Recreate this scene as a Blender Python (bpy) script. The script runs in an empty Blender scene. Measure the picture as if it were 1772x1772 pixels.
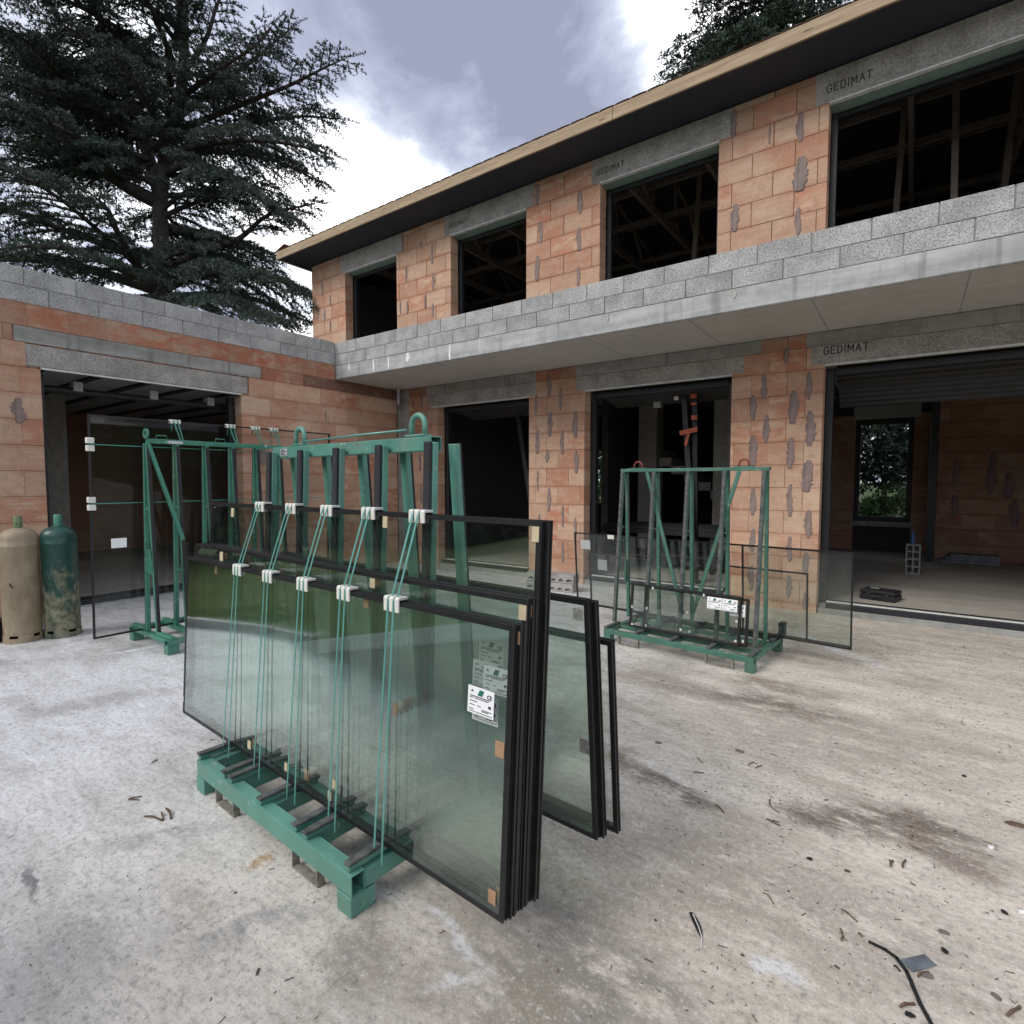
import bpy, bmesh, math, random
import numpy as np
from mathutils import Vector, Matrix
random.seed(7)
RNG = np.random.default_rng(11)
PI = math.pi
R = math.radians
SC = bpy.context.scene
COL = SC.collection

# ------------------------------------------------------------------ camera
F_PX, HALF = 953.0, 886.0
PITCH, YAW, EYE = math.atan(54 / 953.0), R(35.85), 1.6
cam_d = bpy.data.cameras.new('camera')
cam_d.sensor_width = 36.0
cam_d.lens = 36.0 * F_PX / 1772.0
cam_d.clip_start, cam_d.clip_end = 0.05, 2000.0
cam = bpy.data.objects.new('camera', cam_d)
COL.objects.link(cam)
cam.location = (0, 0, EYE)
cam.rotation_euler = (PI / 2 - PITCH, 0, YAW)
SC.camera = cam

# ------------------------------------------------------------------ sky, sun, exposure
SUN_EL, SUN_AZ = R(39), R(200)          # azimuth measured from +Y towards +X
SC.view_settings.view_transform = 'Standard'
SC.view_settings.look = 'None'
SC.view_settings.exposure = 0.93
SC.view_settings.gamma = 1.0
SC.view_settings.use_curve_mapping = False
SC.render.engine = 'CYCLES'
SC.cycles.use_denoising = True
SC.cycles.max_bounces = 10
SC.cycles.diffuse_bounces = 4
SC.cycles.glossy_bounces = 5
SC.cycles.transparent_max_bounces = 64
SC.cycles.caustics_reflective = False
SC.cycles.caustics_refractive = False

world = bpy.data.worlds.new('World')
SC.world = world
world.use_nodes = True


class NT:
    """tiny node-graph writer"""
    def __init__(self, tree):
        self.t = tree
        self.n = tree.nodes
        self.l = tree.links

    def node(self, kind, **kw):
        nd = self.n.new(kind)
        for k, v in kw.items():
            setattr(nd, k, v)
        return nd

    def put(self, sock, v):
        if isinstance(v, bpy.types.NodeSocket):
            self.l.new(v, sock)
        elif v is not None:
            if isinstance(v, (tuple, list)) and len(v) == 3 and sock.type == 'RGBA':
                v = (*v, 1)
            sock.default_value = v

    def math(self, op, a, b=None, c=None, clamp=False):
        nd = self.node('ShaderNodeMath', operation=op, use_clamp=clamp)
        self.put(nd.inputs[0], a)
        if b is not None: self.put(nd.inputs[1], b)
        if c is not None: self.put(nd.inputs[2], c)
        return nd.outputs[0]

    def vmath(self, op, a, b=None, scale=None):
        nd = self.node('ShaderNodeVectorMath', operation=op)
        self.put(nd.inputs[0], a)
        if b is not None: self.put(nd.inputs[1], b)
        if scale is not None: self.put(nd.inputs['Scale'], scale)
        return nd.outputs['Value'] if op in ('DOT_PRODUCT', 'LENGTH', 'DISTANCE') else nd.outputs[0]

    def mix(self, fac, a, b, blend='MIX'):
        nd = self.node('ShaderNodeMix', data_type='RGBA', blend_type=blend)
        self.put(nd.inputs[0], fac); self.put(nd.inputs[6], a); self.put(nd.inputs[7], b)
        return nd.outputs[2]

    def noise(self, vec, scale, detail=4, rough=0.55, dist=0.0):
        nd = self.node('ShaderNodeTexNoise')
        self.put(nd.inputs['Vector'], vec)
        nd.inputs['Scale'].default_value = scale
        nd.inputs['Detail'].default_value = detail
        nd.inputs['Roughness'].default_value = rough
        nd.inputs['Distortion'].default_value = dist
        return nd.outputs['Fac']

    def voronoi(self, vec, scale, feature='F1', rand=1.0):
        nd = self.node('ShaderNodeTexVoronoi', feature=feature)
        self.put(nd.inputs['Vector'], vec)
        nd.inputs['Scale'].default_value = scale
        nd.inputs['Randomness'].default_value = rand
        return nd

    def ramp(self, fac, lo, hi, a=0.0, b=1.0, smooth=True):
        nd = self.node('ShaderNodeMapRange')
        nd.interpolation_type = 'SMOOTHSTEP' if smooth else 'LINEAR'
        self.put(nd.inputs[0], fac)
        nd.inputs[1].default_value = lo; nd.inputs[2].default_value = hi
        nd.inputs[3].default_value = a; nd.inputs[4].default_value = b
        return nd.outputs[0]

    def cramp(self, fac, stops):
        nd = self.node('ShaderNodeValToRGB')
        el = nd.color_ramp.elements
        while len(el) < len(stops): el.new(0.5)
        for e, (p, c) in zip(el, stops):
            e.position = p; e.color = (*c, 1)
        self.put(nd.inputs[0], fac)
        return nd.outputs[0]

    def mapping(self, vec, loc=(0, 0, 0), rot=(0, 0, 0), scale=(1, 1, 1), kind='POINT'):
        nd = self.node('ShaderNodeMapping', vector_type=kind)
        self.put(nd.inputs[0], vec)
        nd.inputs[1].default_value = loc; nd.inputs[2].default_value = rot; nd.inputs[3].default_value = scale
        return nd.outputs[0]

    def bump(self, height, strength=0.3, dist=0.01, normal=None):
        nd = self.node('ShaderNodeBump')
        nd.inputs['Strength'].default_value = strength
        nd.inputs['Distance'].default_value = dist
        self.put(nd.inputs['Height'], height)
        if normal is not None: self.put(nd.inputs['Normal'], normal)
        return nd.outputs[0]


def cam_axes():
    fw = Vector((-math.sin(YAW) * math.cos(PITCH), math.cos(YAW) * math.cos(PITCH), -math.sin(PITCH)))
    rt = Vector((math.cos(YAW), math.sin(YAW), 0))
    return fw, rt, rt.cross(fw)


def ray(x, y):
    """direction seen at a photograph pixel (used once, to survey where things stand)"""
    fw, rt, up = cam_axes()
    return fw * F_PX + rt * (x - HALF) - up * (y - HALF)


def at_depth(x, y, depth):
    return Vector((0, 0, EYE)) + ray(x, y) * (depth / F_PX)


def on_ground(x, y, z=0.0):
    d = ray(x, y)
    return Vector((0, 0, EYE)) + d * ((z - EYE) / d.z)


def build_world():
    g = NT(world.node_tree)
    g.n.clear()
    out = g.node('ShaderNodeOutputWorld')
    bg = g.node('ShaderNodeBackground')
    sky = g.node('ShaderNodeTexSky', sky_type='NISHITA')
    sky.sun_disc = False
    sky.sun_elevation = SUN_EL
    sky.sun_rotation = SUN_AZ
    sky.air_density = 1.2; sky.dust_density = 2.0
    d = g.node('ShaderNodeTexCoord').outputs['Generated']
    sep = g.node('ShaderNodeSeparateXYZ')
    g.l.new(d, sep.inputs[0])
    zz = g.math('ADD', g.math('MAXIMUM', sep.outputs[2], 0.0), 0.22)
    cmb = g.node('ShaderNodeCombineXYZ')
    g.put(cmb.inputs[0], g.math('DIVIDE', sep.outputs[0], zz))
    g.put(cmb.inputs[1], g.math('DIVIDE', sep.outputs[1], zz))
    p = cmb.outputs[0]
    n1 = g.noise(p, 1.35, 8, 0.58, 0.8)
    n2 = g.noise(g.mapping(p, loc=(3.1, 1.7, 0)), 2.6, 6, 0.6, 0.3)
    base = g.math('ADD', g.math('MULTIPLY', n1, 0.62), g.math('MULTIPLY', n2, 0.38))
    # where the layer is thin (bright) and where it is thick (grey)
    def blob(px, py, inner, outer, w):
        v = ray(px, py).normalized()
        dt = g.vmath('DOT_PRODUCT', d, tuple(v))
        return g.math('MULTIPLY', g.ramp(dt, math.cos(R(outer)), math.cos(R(inner))), w)
    v = g.math('ADD', g.math('MULTIPLY', g.math('SUBTRACT', base, 0.5), 2.0), 0.5)
    for px, py, i, o, w in ((690, 320, 3, 13, 0.15), (520, 395, 2, 11, 0.10), (850, 245, 1, 8, 0.08), (1225, 0, 2, 12, 0.18), (1120, 20, 1, 12, 0.06), (440, 40, 3, 10, 0.03),
                            (900, 20, 3, 17, -0.12), (680, 70, 2, 12, -0.10), (1010, 150, 2, 10, -0.17), (760, 60, 2, 13, -0.05), (420, 20, 3, 9, -0.08), (570, 190, 1, 7, -0.08), (280, 180, 5, 22, -0.07)):
        v = g.math('ADD', v, blob(px, py, i, o, w))
    cloud = g.cramp(g.ramp(v, 0.30, 0.72, smooth=False), [
        (0.0, (2.3, 2.48, 3.3)), (0.28, (3.3, 3.55, 4.6)), (0.48, (4.6, 4.95, 6.0)), (0.66, (7.2, 7.5, 8.3)), (0.80, (11.0, 11.2, 11.6)), (1.0, (17.0, 17.0, 17.0))])
    thin = g.ramp(g.noise(g.mapping(p, loc=(7, 2, 0)), 1.6, 4, 0.5), 0.60, 0.75, 0.93, 0.72)
    col = g.mix(thin, sky.outputs[0], cloud)
    g.l.new(col, bg.inputs[0])
    bg.inputs[1].default_value = 0.083
    g.l.new(bg.outputs[0], out.inputs[0])


build_world()

sun_d = bpy.data.lights.new('sun', 'SUN')
sun_d.energy = 1.0
sun_d.angle = R(26)
sun_d.color = (1.0, 0.96, 0.90)
sun = bpy.data.objects.new('sun', sun_d)
COL.objects.link(sun)
sdir = Vector((math.sin(SUN_AZ) * math.cos(SUN_EL), math.cos(SUN_AZ) * math.cos(SUN_EL), math.sin(SUN_EL)))
sun.rotation_euler = sdir.to_track_quat('Z', 'Y').to_euler()
sun.location = sdir * 40


# ------------------------------------------------------------------ materials
def new_mat(name):
    m = bpy.data.materials.new(name)
    m.use_nodes = True
    g = NT(m.node_tree)
    b = m.node_tree.nodes['Principled BSDF']
    return m, g, b


def obj_co(g):
    return g.node('ShaderNodeTexCoord').outputs['Object']


def plain(name, col, rough=0.6, metal=0.0, var=0.10, scale=9.0, bump=0.0, bscale=60, spec=0.5):
    m, g, b = new_mat(name)
    co = obj_co(g)
    n = g.noise(co, scale, 5, 0.6)
    dark = tuple(c * (1 - var * 2) for c in col); lite = tuple(min(1, c * (1 + var * 2)) for c in col)
    g.put(b.inputs['Base Color'], g.mix(g.ramp(n, 0.25, 0.75), dark, lite))
    b.inputs['Roughness'].default_value = rough
    b.inputs['Metallic'].default_value = metal
    b.inputs['Specular IOR Level'].default_value = spec
    if bump:
        g.put(b.inputs['Normal'], g.bump(g.noise(co, bscale, 4, 0.6), bump, 0.004))
    return m


def rand_obj(g):
    return g.node('ShaderNodeObjectInfo').outputs['Random']


def brick_mat(name, stops, dark=1.0):
    m, g, b = new_mat(name)
    co = obj_co(g)
    rnd = rand_obj(g)
    off = g.node('ShaderNodeCombineXYZ')
    g.put(off.inputs[0], g.math('MULTIPLY', rnd, 37.0)); g.put(off.inputs[1], g.math('MULTIPLY', rnd, 91.0))
    cr = g.vmath('ADD', co, off.outputs[0])
    base = g.cramp(rnd, stops)
    # the firing skin: paler cloud over the body of each brick, redder at its bed edges
    blot = g.noise(g.mapping(cr, scale=(2.2, 1, 5.0)), 1.6, 5, 0.6, 0.4)
    pale = tuple(x * dark for x in (0.62, 0.45, 0.32))
    red = tuple(x * dark for x in (0.48, 0.235, 0.15))
    c1 = g.mix(g.ramp(blot, 0.42, 0.64, 0.0, 0.85), base, pale)
    sep = g.node('ShaderNodeSeparateXYZ'); g.l.new(co, sep.inputs[0])
    edge = g.ramp(g.math('ADD', g.math('ABSOLUTE', sep.outputs[2]), g.math('MULTIPLY', g.noise(cr, 5, 3), 0.05)), 0.125, 0.160, 0.0, 0.55)
    c2 = g.mix(edge, c1, red)
    # pressed honeycomb of the face
    vor = g.voronoi(g.mapping(cr, scale=(1, 0.0, 1.15)), 46, rand=0.55)
    dots = g.ramp(vor.outputs['Distance'], 0.12, 0.50)
    amt = g.ramp(g.math('FRACT', g.math('MULTIPLY', rnd, 7.31)), 0.25, 0.6, 0.1, 1.0)
    c3 = g.mix(g.math('MULTIPLY', g.math('MULTIPLY', dots, amt), 0.50), c2, tuple(x * dark for x in (0.36, 0.185, 0.12)))
    ribs = g.math('SINE', g.math('MULTIPLY', sep.outputs[0], 260.0))
    has = g.ramp(g.math('FRACT', g.math('MULTIPLY', rnd, 13.7)), 0.72, 0.74)
    c4 = g.mix(g.math('MULTIPLY', g.math('MULTIPLY', g.ramp(ribs, 0.3, 0.9), has), 0.28), c3, tuple(x * dark for x in (0.33, 0.13, 0.08)))
    dirt = g.ramp(g.noise(cr, 11, 6, 0.7), 0.50, 0.74, 0, 0.55)
    pos = g.node('ShaderNodeNewGeometry').outputs['Position']
    wz = g.noise(pos, 1.1, 5, 0.65)
    c4 = g.mix(g.ramp(wz, 0.46, 0.66, 0, 0.6), c4, tuple(x * dark for x in (0.58, 0.43, 0.31)))
    c4 = g.mix(g.ramp(g.noise(g.vmath('ADD', pos, (9, 4, 2)), 1.7, 5, 0.65), 0.58, 0.74, 0, 0.35), c4, tuple(x * dark for x in (0.45, 0.21, 0.135)))
    c4 = g.mix(g.ramp(g.noise(cr, 24, 4, 0.7), 0.40, 0.28, 0, 0.5), c4, tuple(min(.8, x * 1.15 * dark) for x in (0.66, 0.50, 0.38)))
    rib = g.noise(g.mapping(cr, scale=(1.2, 1, 46)), 1.0, 4, 0.6)
    c4 = g.mix(g.ramp(rib, 0.50, 0.68, 0, 0.38), c4, tuple(x * dark for x in (0.40, 0.21, 0.14)))
    c5 = g.mix(dirt, c4, tuple(x * dark for x in (0.30, 0.22, 0.17)))
    g.put(b.inputs['Base Color'], c5)
    b.inputs['Roughness'].default_value = 0.9
    b.inputs['Specular IOR Level'].default_value = 0.2
    h = g.math('ADD', g.math('MULTIPLY', dots, -0.5), g.noise(cr, 40, 4, 0.6))
    g.put(b.inputs['Normal'], g.bump(h, 0.45, 0.006))
    return m


def block_mat(name, a, c, speck=1.0, rnd_amt=0.12):
    """aerated / aggregate concrete block: pale grey with pits"""
    m, g, b = new_mat(name)
    co = obj_co(g)
    rnd = rand_obj(g)
    off = g.node('ShaderNodeCombineXYZ'); g.put(off.inputs[0], g.math('MULTIPLY', rnd, 53.0))
    cr = g.vmath('ADD', co, off.outputs[0])
    n = g.noise(cr, 3.0, 6, 0.68)
    col = g.mix(g.ramp(n, 0.36, 0.64), tuple(x * 0.88 for x in a), c)
    grime = g.noise(g.mapping(cr, scale=(5, 5, 1.2)), 1.5, 5, 0.65)
    col = g.mix(g.ramp(grime, 0.56, 0.74, 0, 0.45), col, tuple(x * 0.55 for x in a))
    col = g.mix(1.0, col, g.cramp(rnd, [(0, (1 - rnd_amt,) * 3), (1, (1 + rnd_amt * 0.5,) * 3)]), 'MULTIPLY')
    pit = g.noise(cr, 55, 3, 0.7)
    pits = g.ramp(pit, 0.50, 0.64, 0, 0.68 * speck)
    col = g.mix(pits, col, tuple(x * 0.45 for x in a))
    lite = g.ramp(g.noise(g.vmath('ADD', cr, (5, 5, 5)), 70, 2, 0.6), 0.54, 0.68, 0, 0.55 * speck)
    col = g.mix(lite, col, tuple(min(1, x * 1.5) for x in c))
    g.put(b.inputs['Base Color'], col)
    b.inputs['Roughness'].default_value = 0.95
    b.inputs['Specular IOR Level'].default_value = 0.15
    g.put(b.inputs['Normal'], g.bump(g.math('SUBTRACT', g.noise(cr, 26, 4, 0.7), pits), 0.6, 0.008))
    return m


def concrete_mat(name, a, c, streak=(1, 1, 1), runs=0.0, bump=0.25, dark_low=None):
    m, g, b = new_mat(name)
    co = obj_co(g)
    s = g.mapping(co, scale=streak)
    n1 = g.noise(s, 1.1, 6, 0.62, 0.5)
    n2 = g.noise(co, 7, 5, 0.6)
    col = g.mix(g.ramp(g.math('ADD', g.math('MULTIPLY', n1, 0.65), g.math('MULTIPLY', n2, 0.35)), 0.34, 0.66), a, c)
    fine = g.ramp(g.noise(co, 45, 3, 0.65), 0.58, 0.75, 0, 0.35)
    col = g.mix(fine, col, tuple(x * 0.62 for x in a))
    if runs:
        r = g.noise(g.mapping(co, scale=(9, 9, 0.5)), 1.0, 4, 0.6)
        col = g.mix(g.ramp(r, 0.56, 0.72, 0, runs), col, tuple(x * 0.5 for x in a))
        r2 = g.noise(g.mapping(co, loc=(4, 1, 0), scale=(7, 7, 0.7)), 1.0, 4, 0.6)
        col = g.mix(g.ramp(r2, 0.62, 0.74, 0, runs * 0.8), col, tuple(min(1, x * 1.35) for x in c))
    g.put(b.inputs['Base Color'], col)
    b.inputs['Roughness'].default_value = 0.88
    b.inputs['Specular IOR Level'].default_value = 0.25
    g.put(b.inputs['Normal'], g.bump(g.noise(co, 22, 5, 0.7), bump, 0.006))
    return m


def ground_mat():
    m, g, b = new_mat('yard concrete')
    co = obj_co(g)
    sep = g.node('ShaderNodeSeparateXYZ'); g.l.new(co, sep.inputs[0])
    big = g.noise(co, 0.45, 5, 0.6, 0.8)
    mid = g.noise(g.mapping(co, rot=(0, 0, R(-35)), scale=(1.0, 3.2, 1)), 1.6, 6, 0.65, 0.6)
    fin = g.noise(co, 9, 6, 0.7)
    val = g.math('ADD', g.math('ADD', g.math('MULTIPLY', big, 0.40), g.math('MULTIPLY', mid, 0.38)), g.math('MULTIPLY', fin, 0.22))
    col = g.cramp(g.ramp(val, 0.36, 0.64, smooth=False), [(0, (0.29, 0.275, 0.25)), (0.28, (0.46, 0.445, 0.415)), (0.55, (0.62, 0.615, 0.60)), (1, (0.82, 0.815, 0.805))])
    # cement dust on the left side is bluer, trodden earth tints the right
    warm = g.ramp(g.math('ADD', g.math('ADD', sep.outputs[0], g.math('MULTIPLY', sep.outputs[1], 0.05)), g.math('MULTIPLY', big, 2.4)), -2.9, 0.9)
    col = g.mix(1.0, col, g.mix(warm, (0.985, 1.0, 1.035), (0.98, 0.885, 0.755)), 'MULTIPLY')
    warp = g.vmath('ADD', co, g.vmath('SCALE', g.vmath('SUBTRACT', g.node('ShaderNodeTexNoise').outputs['Color'], (0.5, 0.5, 0.5)), scale=0.0))
    nd = g.node('ShaderNodeTexNoise'); g.put(nd.inputs['Vector'], co); nd.inputs['Scale'].default_value = 2.2; nd.inputs['Detail'].default_value = 6
    nd.inputs['Roughness'].default_value = 0.65
    warp = g.vmath('ADD', co, g.vmath('SCALE', g.vmath('SUBTRACT', nd.outputs['Color'], (0.5, 0.5, 0.5)), scale=0.35))
    ragged = g.ramp(g.noise(g.mapping(co, rot=(0, 0, R(25)), scale=(1, 2.4, 1)), 4.0, 7, 0.72), 0.34, 0.56)

    def stain(p0, p1, width, color, amt, ragged_on=True):
        nonlocal col
        amt = min(1.0, amt * 1.5)
        a, c = on_ground(*p0), on_ground(*p1)
        mid_, dv = (a + c) / 2, (c - a)
        ang = math.atan2(dv.y, dv.x); L = max(dv.length / 2, width)
        q = g.mapping(warp, loc=(mid_.x, mid_.y, 0), rot=(0, 0, ang), scale=(L, width, 1000), kind='TEXTURE')
        f = g.ramp(g.vmath('LENGTH', q), 1.25, 0.30, 0, amt)
        if ragged_on: f = g.math('MULTIPLY', f, ragged)
        col = g.mix(f, col, color)
    E_ = (0.155, 0.115, 0.08); G_ = (0.215, 0.19, 0.155); W_ = (0.70, 0.69, 0.67)
    stain((1060, 1325), (1255, 1400), 0.13, E_, 0.85)
    stain((1060, 1308), (1100, 1320), 0.16, (0.21, 0.16, 0.11), 0.8)
    stain((1160, 1185), (1560, 1270), 0.22, E_, 0.72)
    stain((1230, 1170), (1480, 1210), 0.25, (0.24, 0.19, 0.145), 0.6)
    stain((1420, 1380), (1772, 1500), 0.22, E_, 0.75)
    stain((1560, 1440), (1772, 1560), 0.14, (0.2, 0.15, 0.11), 0.55)
    stain((1040, 1150), (1260, 1210), 0.24, (0.30, 0.25, 0.20), 0.6)
    stain((930, 1640), (1250, 1772), 0.22, G_, 0.55)
    stain((560, 1600), (700, 1720), 0.12, G_, 0.40)
    stain((60, 1560), (330, 1640), 0.18, (0.36, 0.355, 0.345), 0.30)
    stain((760, 1010), (960, 1040), 0.30, (0.30, 0.27, 0.23), 0.5)
    stain((1000, 1440), (1500, 1560), 0.40, (0.33, 0.28, 0.225), 0.5)
    stain((1300, 1560), (1772, 1700), 0.35, (0.33, 0.285, 0.235), 0.42)
    stain((1100, 1230), (1772, 1330), 0.5, (0.36, 0.31, 0.25), 0.45)
    stain((880, 1600), (1050, 1772), 0.40, (0.25, 0.225, 0.19), 0.55)
    stain((1320, 1400), (1560, 1440), 0.12, E_, 0.7)
    stain((0, 1700), (240, 1600), 0.22, (0.38, 0.375, 0.365), 0.32)
    stain((0, 1240), (330, 1190), 0.16, (0.34, 0.34, 0.345), 0.5)
    stain((120, 1480), (420, 1420), 0.07, (0.34, 0.34, 0.34), 0.5)
    stain((300, 1660), (560, 1560), 0.06, (0.33, 0.32, 0.31), 0.6)
    stain((690, 1560), (850, 1665), 0.035, W_, 0.85, False)
    stain((560, 1500), (700, 1570), 0.04, W_, 0.55)
    stain((730, 1700), (880, 1660), 0.025, W_, 0.55)
    stain((1290, 1640), (1400, 1720), 0.05, W_, 0.75)
    stain((1075, 1300), (1260, 1385), 0.05, (0.72, 0.68, 0.62), 0.8)
    stain((1350, 1080), (1560, 1165), 0.10, W_, 0.75)
    stain((170, 1135), (290, 1115), 0.05, (0.85, 0.85, 0.85), 0.9)
    stain((430, 1500), (480, 1475), 0.035, (0.42, 0.25, 0.10), 0.85)
    stain((850, 1740), (1000, 1690), 0.15, (0.29, 0.25, 0.17), 0.35)
    stain((20, 1500), (75, 1560), 0.02, (0.22, 0.22, 0.22), 0.7, False)
    # hair cracks, grit and pock marks
    v = g.voronoi(co, 42)
    keep = g.ramp(g.noise(co, 3.1, 4, 0.6), 0.42, 0.62)
    pock = g.math('MULTIPLY', g.ramp(v.outputs['Distance'], 0.20, 0.10), keep)
    sepc = g.node('ShaderNodeSeparateColor'); g.l.new(v.outputs['Color'], sepc.inputs[0])
    pock = g.math('MULTIPLY', pock, g.ramp(sepc.outputs[0], 0.55, 0.60))
    col = g.mix(g.math('MULTIPLY', pock, 0.7), col, (0.10, 0.09, 0.08))
    gr = g.noise(co, 120, 3, 0.7)
    col = g.mix(g.ramp(gr, 0.54, 0.72, 0, 0.60), col, (0.20, 0.19, 0.175))
    col = g.mix(g.ramp(g.noise(g.vmath('ADD', co, (3, 9, 0)), 95, 3, 0.7), 0.55, 0.74, 0, 0.55), col, (0.80, 0.80, 0.79))
    blot = g.noise(g.mapping(co, rot=(0, 0, R(-35)), scale=(1, 2.2, 1)), 14, 6, 0.72)
    col = g.mix(g.ramp(blot, 0.50, 0.70, 0, 0.42), col, (0.27, 0.262, 0.245))
    g3 = g.noise(g.vmath('ADD', co, (1, 7, 0)), 38, 5, 0.75)
    col = g.mix(g.ramp(g3, 0.50, 0.66, 0, 0.60), col, (0.22, 0.21, 0.19))
    col = g.mix(g.ramp(g3, 0.46, 0.32, 0, 0.50), col, (0.78, 0.77, 0.75))
    # trowelled grain
    gr2 = g.noise(g.mapping(co, rot=(0, 0, R(-32)), scale=(6, 30, 1)), 1.5, 5, 0.7)
    col = g.mix(g.ramp(gr2, 0.50, 0.70, 0, 0.45), col, (0.30, 0.295, 0.285))
    g.put(b.inputs['Base Color'], col)
    g.put(b.inputs['Roughness'], g.ramp(big, 0.3, 0.7, 0.72, 0.92))
    b.inputs['Specular IOR Level'].default_value = 0.3
    h = g.math('ADD', g.math('MULTIPLY', fin, 0.5), g.math('MULTIPLY', gr, 0.35))
    h = g.math('SUBTRACT', h, g.math('MULTIPLY', pock, 0.6))
    h = g.math('ADD', h, g.math('MULTIPLY', gr2, 0.35))
    g.put(b.inputs['Normal'], g.bump(h, 0.55, 0.010))
    return m


def paint_mat(name, col, chips=0.55, rust=(0.16, 0.085, 0.05), pale=(0.55, 0.60, 0.56), rough=0.42):
    """brushed-on workshop paint, scuffed at random"""
    m, g, b = new_mat(name)
    co = obj_co(g)
    n = g.noise(co, 5, 5, 0.6)
    c = g.mix(g.ramp(n, 0.3, 0.7), tuple(x * 0.86 for x in col), tuple(x * 1.12 for x in col))
    sc = g.noise(g.mapping(co, scale=(1, 1, 1.6)), 16, 6, 0.72, 0.5)
    c = g.mix(g.ramp(sc, 0.62, 0.67, 0, chips), c, pale)
    ru = g.noise(g.vmath('ADD', co, (11, 3, 8)), 11, 6, 0.7)
    c = g.mix(g.ramp(ru, 0.64, 0.70, 0, chips), c, rust)
    gm = g.noise(g.vmath('ADD', co, (2, 5, 1)), 3.2, 6, 0.7)
    c = g.mix(g.ramp(gm, 0.48, 0.72, 0, 0.45), c, (0.20, 0.21, 0.18))
    g.put(b.inputs['Base Color'], c)
    g.put(b.inputs['Roughness'], g.ramp(n, 0.3, 0.7, rough - 0.06, rough + 0.12))
    b.inputs['Coat Weight'].default_value = 0.12
    g.put(b.inputs['Normal'], g.bump(g.noise(co, 38, 3, 0.5), 0.12, 0.003))
    return m


def glass_mat(name, tint, refl=1.9, dust=0.02):
    """one face of a sealed glazing unit: clear, tinted, with the mirror strength of its coated sheets"""
    m = bpy.data.materials.new(name)
    m.use_nodes = True
    g = NT(m.node_tree)
    g.n.clear()
    out = g.node('ShaderNodeOutputMaterial')
    tr = g.node('ShaderNodeBsdfTransparent'); tr.inputs[0].default_value = (*tint, 1)
    gl = g.node('ShaderNodeBsdfGlossy'); gl.inputs['Color'].default_value = (0.93, 1.0, 0.95, 1); gl.inputs['Roughness'].default_value = 0.004
    geo = g.node('ShaderNodeNewGeometry')
    cosi = g.math('ABSOLUTE', g.vmath('DOT_PRODUCT', geo.outputs['Normal'], geo.outputs['Incoming']))
    schlick = g.math('ADD', 0.04, g.math('MULTIPLY', 0.96, g.math('POWER', g.math('SUBTRACT', 1.0, cosi, clamp=True), 5.0)))
    fac = g.math('MULTIPLY', schlick, refl, clamp=True)
    fac = g.math('MULTIPLY', fac, g.math('SUBTRACT', 1.0, g.math('MULTIPLY', geo.outputs['Backfacing'], 0.8)))
    mx = g.node('ShaderNodeMixShader')
    g.put(mx.inputs[0], fac); g.l.new(tr.outputs[0], mx.inputs[1]); g.l.new(gl.outputs[0], mx.inputs[2])
    df = g.node('ShaderNodeBsdfDiffuse'); df.inputs[0].default_value = (0.42, 0.45, 0.43, 1)
    co = obj_co(g)
    st = g.noise(g.mapping(co, scale=(14, 14, 0.8)), 1.0, 5, 0.65)
    st = g.ramp(st, 0.45, 0.75, dust * 0.25, dust)
    mx2 = g.node('ShaderNodeMixShader')
    g.put(mx2.inputs[0], st); g.l.new(mx.outputs[0], mx2.inputs[1]); g.l.new(df.outputs[0], mx2.inputs[2])
    g.l.new(mx2.outputs[0], out.inputs[0])
    return m


def wood_mat(name, a, c):
    m, g, b = new_mat(name)
    co = obj_co(g)
    n = g.noise(g.mapping(co, scale=(0.7, 9, 14)), 2.2, 6, 0.6, 1.0)
    col = g.mix(g.ramp(n, 0.32, 0.68), a, c)
    kn = g.voronoi(g.mapping(co, scale=(1.0, 3, 5.0)), 1.6)
    col = g.mix(g.ramp(kn.outputs['Distance'], 0.12, 0.05, 0, 0.85), col, tuple(x * 0.35 for x in a))
    w = g.noise(g.mapping(co, scale=(1.2, 3, 6)), 1.2, 5, 0.6)
    col = g.mix(g.ramp(w, 0.56, 0.76, 0, 0.5), col, (0.22, 0.19, 0.15))
    g.put(b.inputs['Base Color'], col)
    b.inputs['Roughness'].default_value = 0.75
    g.put(b.inputs['Normal'], g.bump(n, 0.2, 0.004))
    return m


def leaf_mat(name, a, c, rough=0.65):
    m, g, b = new_mat(name)
    co = obj_co(g)
    n = g.noise(co, 1.1, 4, 0.6)
    n2 = g.noise(co, 9, 3, 0.6)
    col = g.mix(g.ramp(g.math('ADD', g.math('MULTIPLY', n, 0.5), g.math('MULTIPLY', n2, 0.5)), 0.32, 0.68), a, c)
    g.put(b.inputs['Base Color'], col)
    b.inputs['Roughness'].default_value = rough
    b.inputs['Specular IOR Level'].default_value = 0.3
    return m


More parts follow.
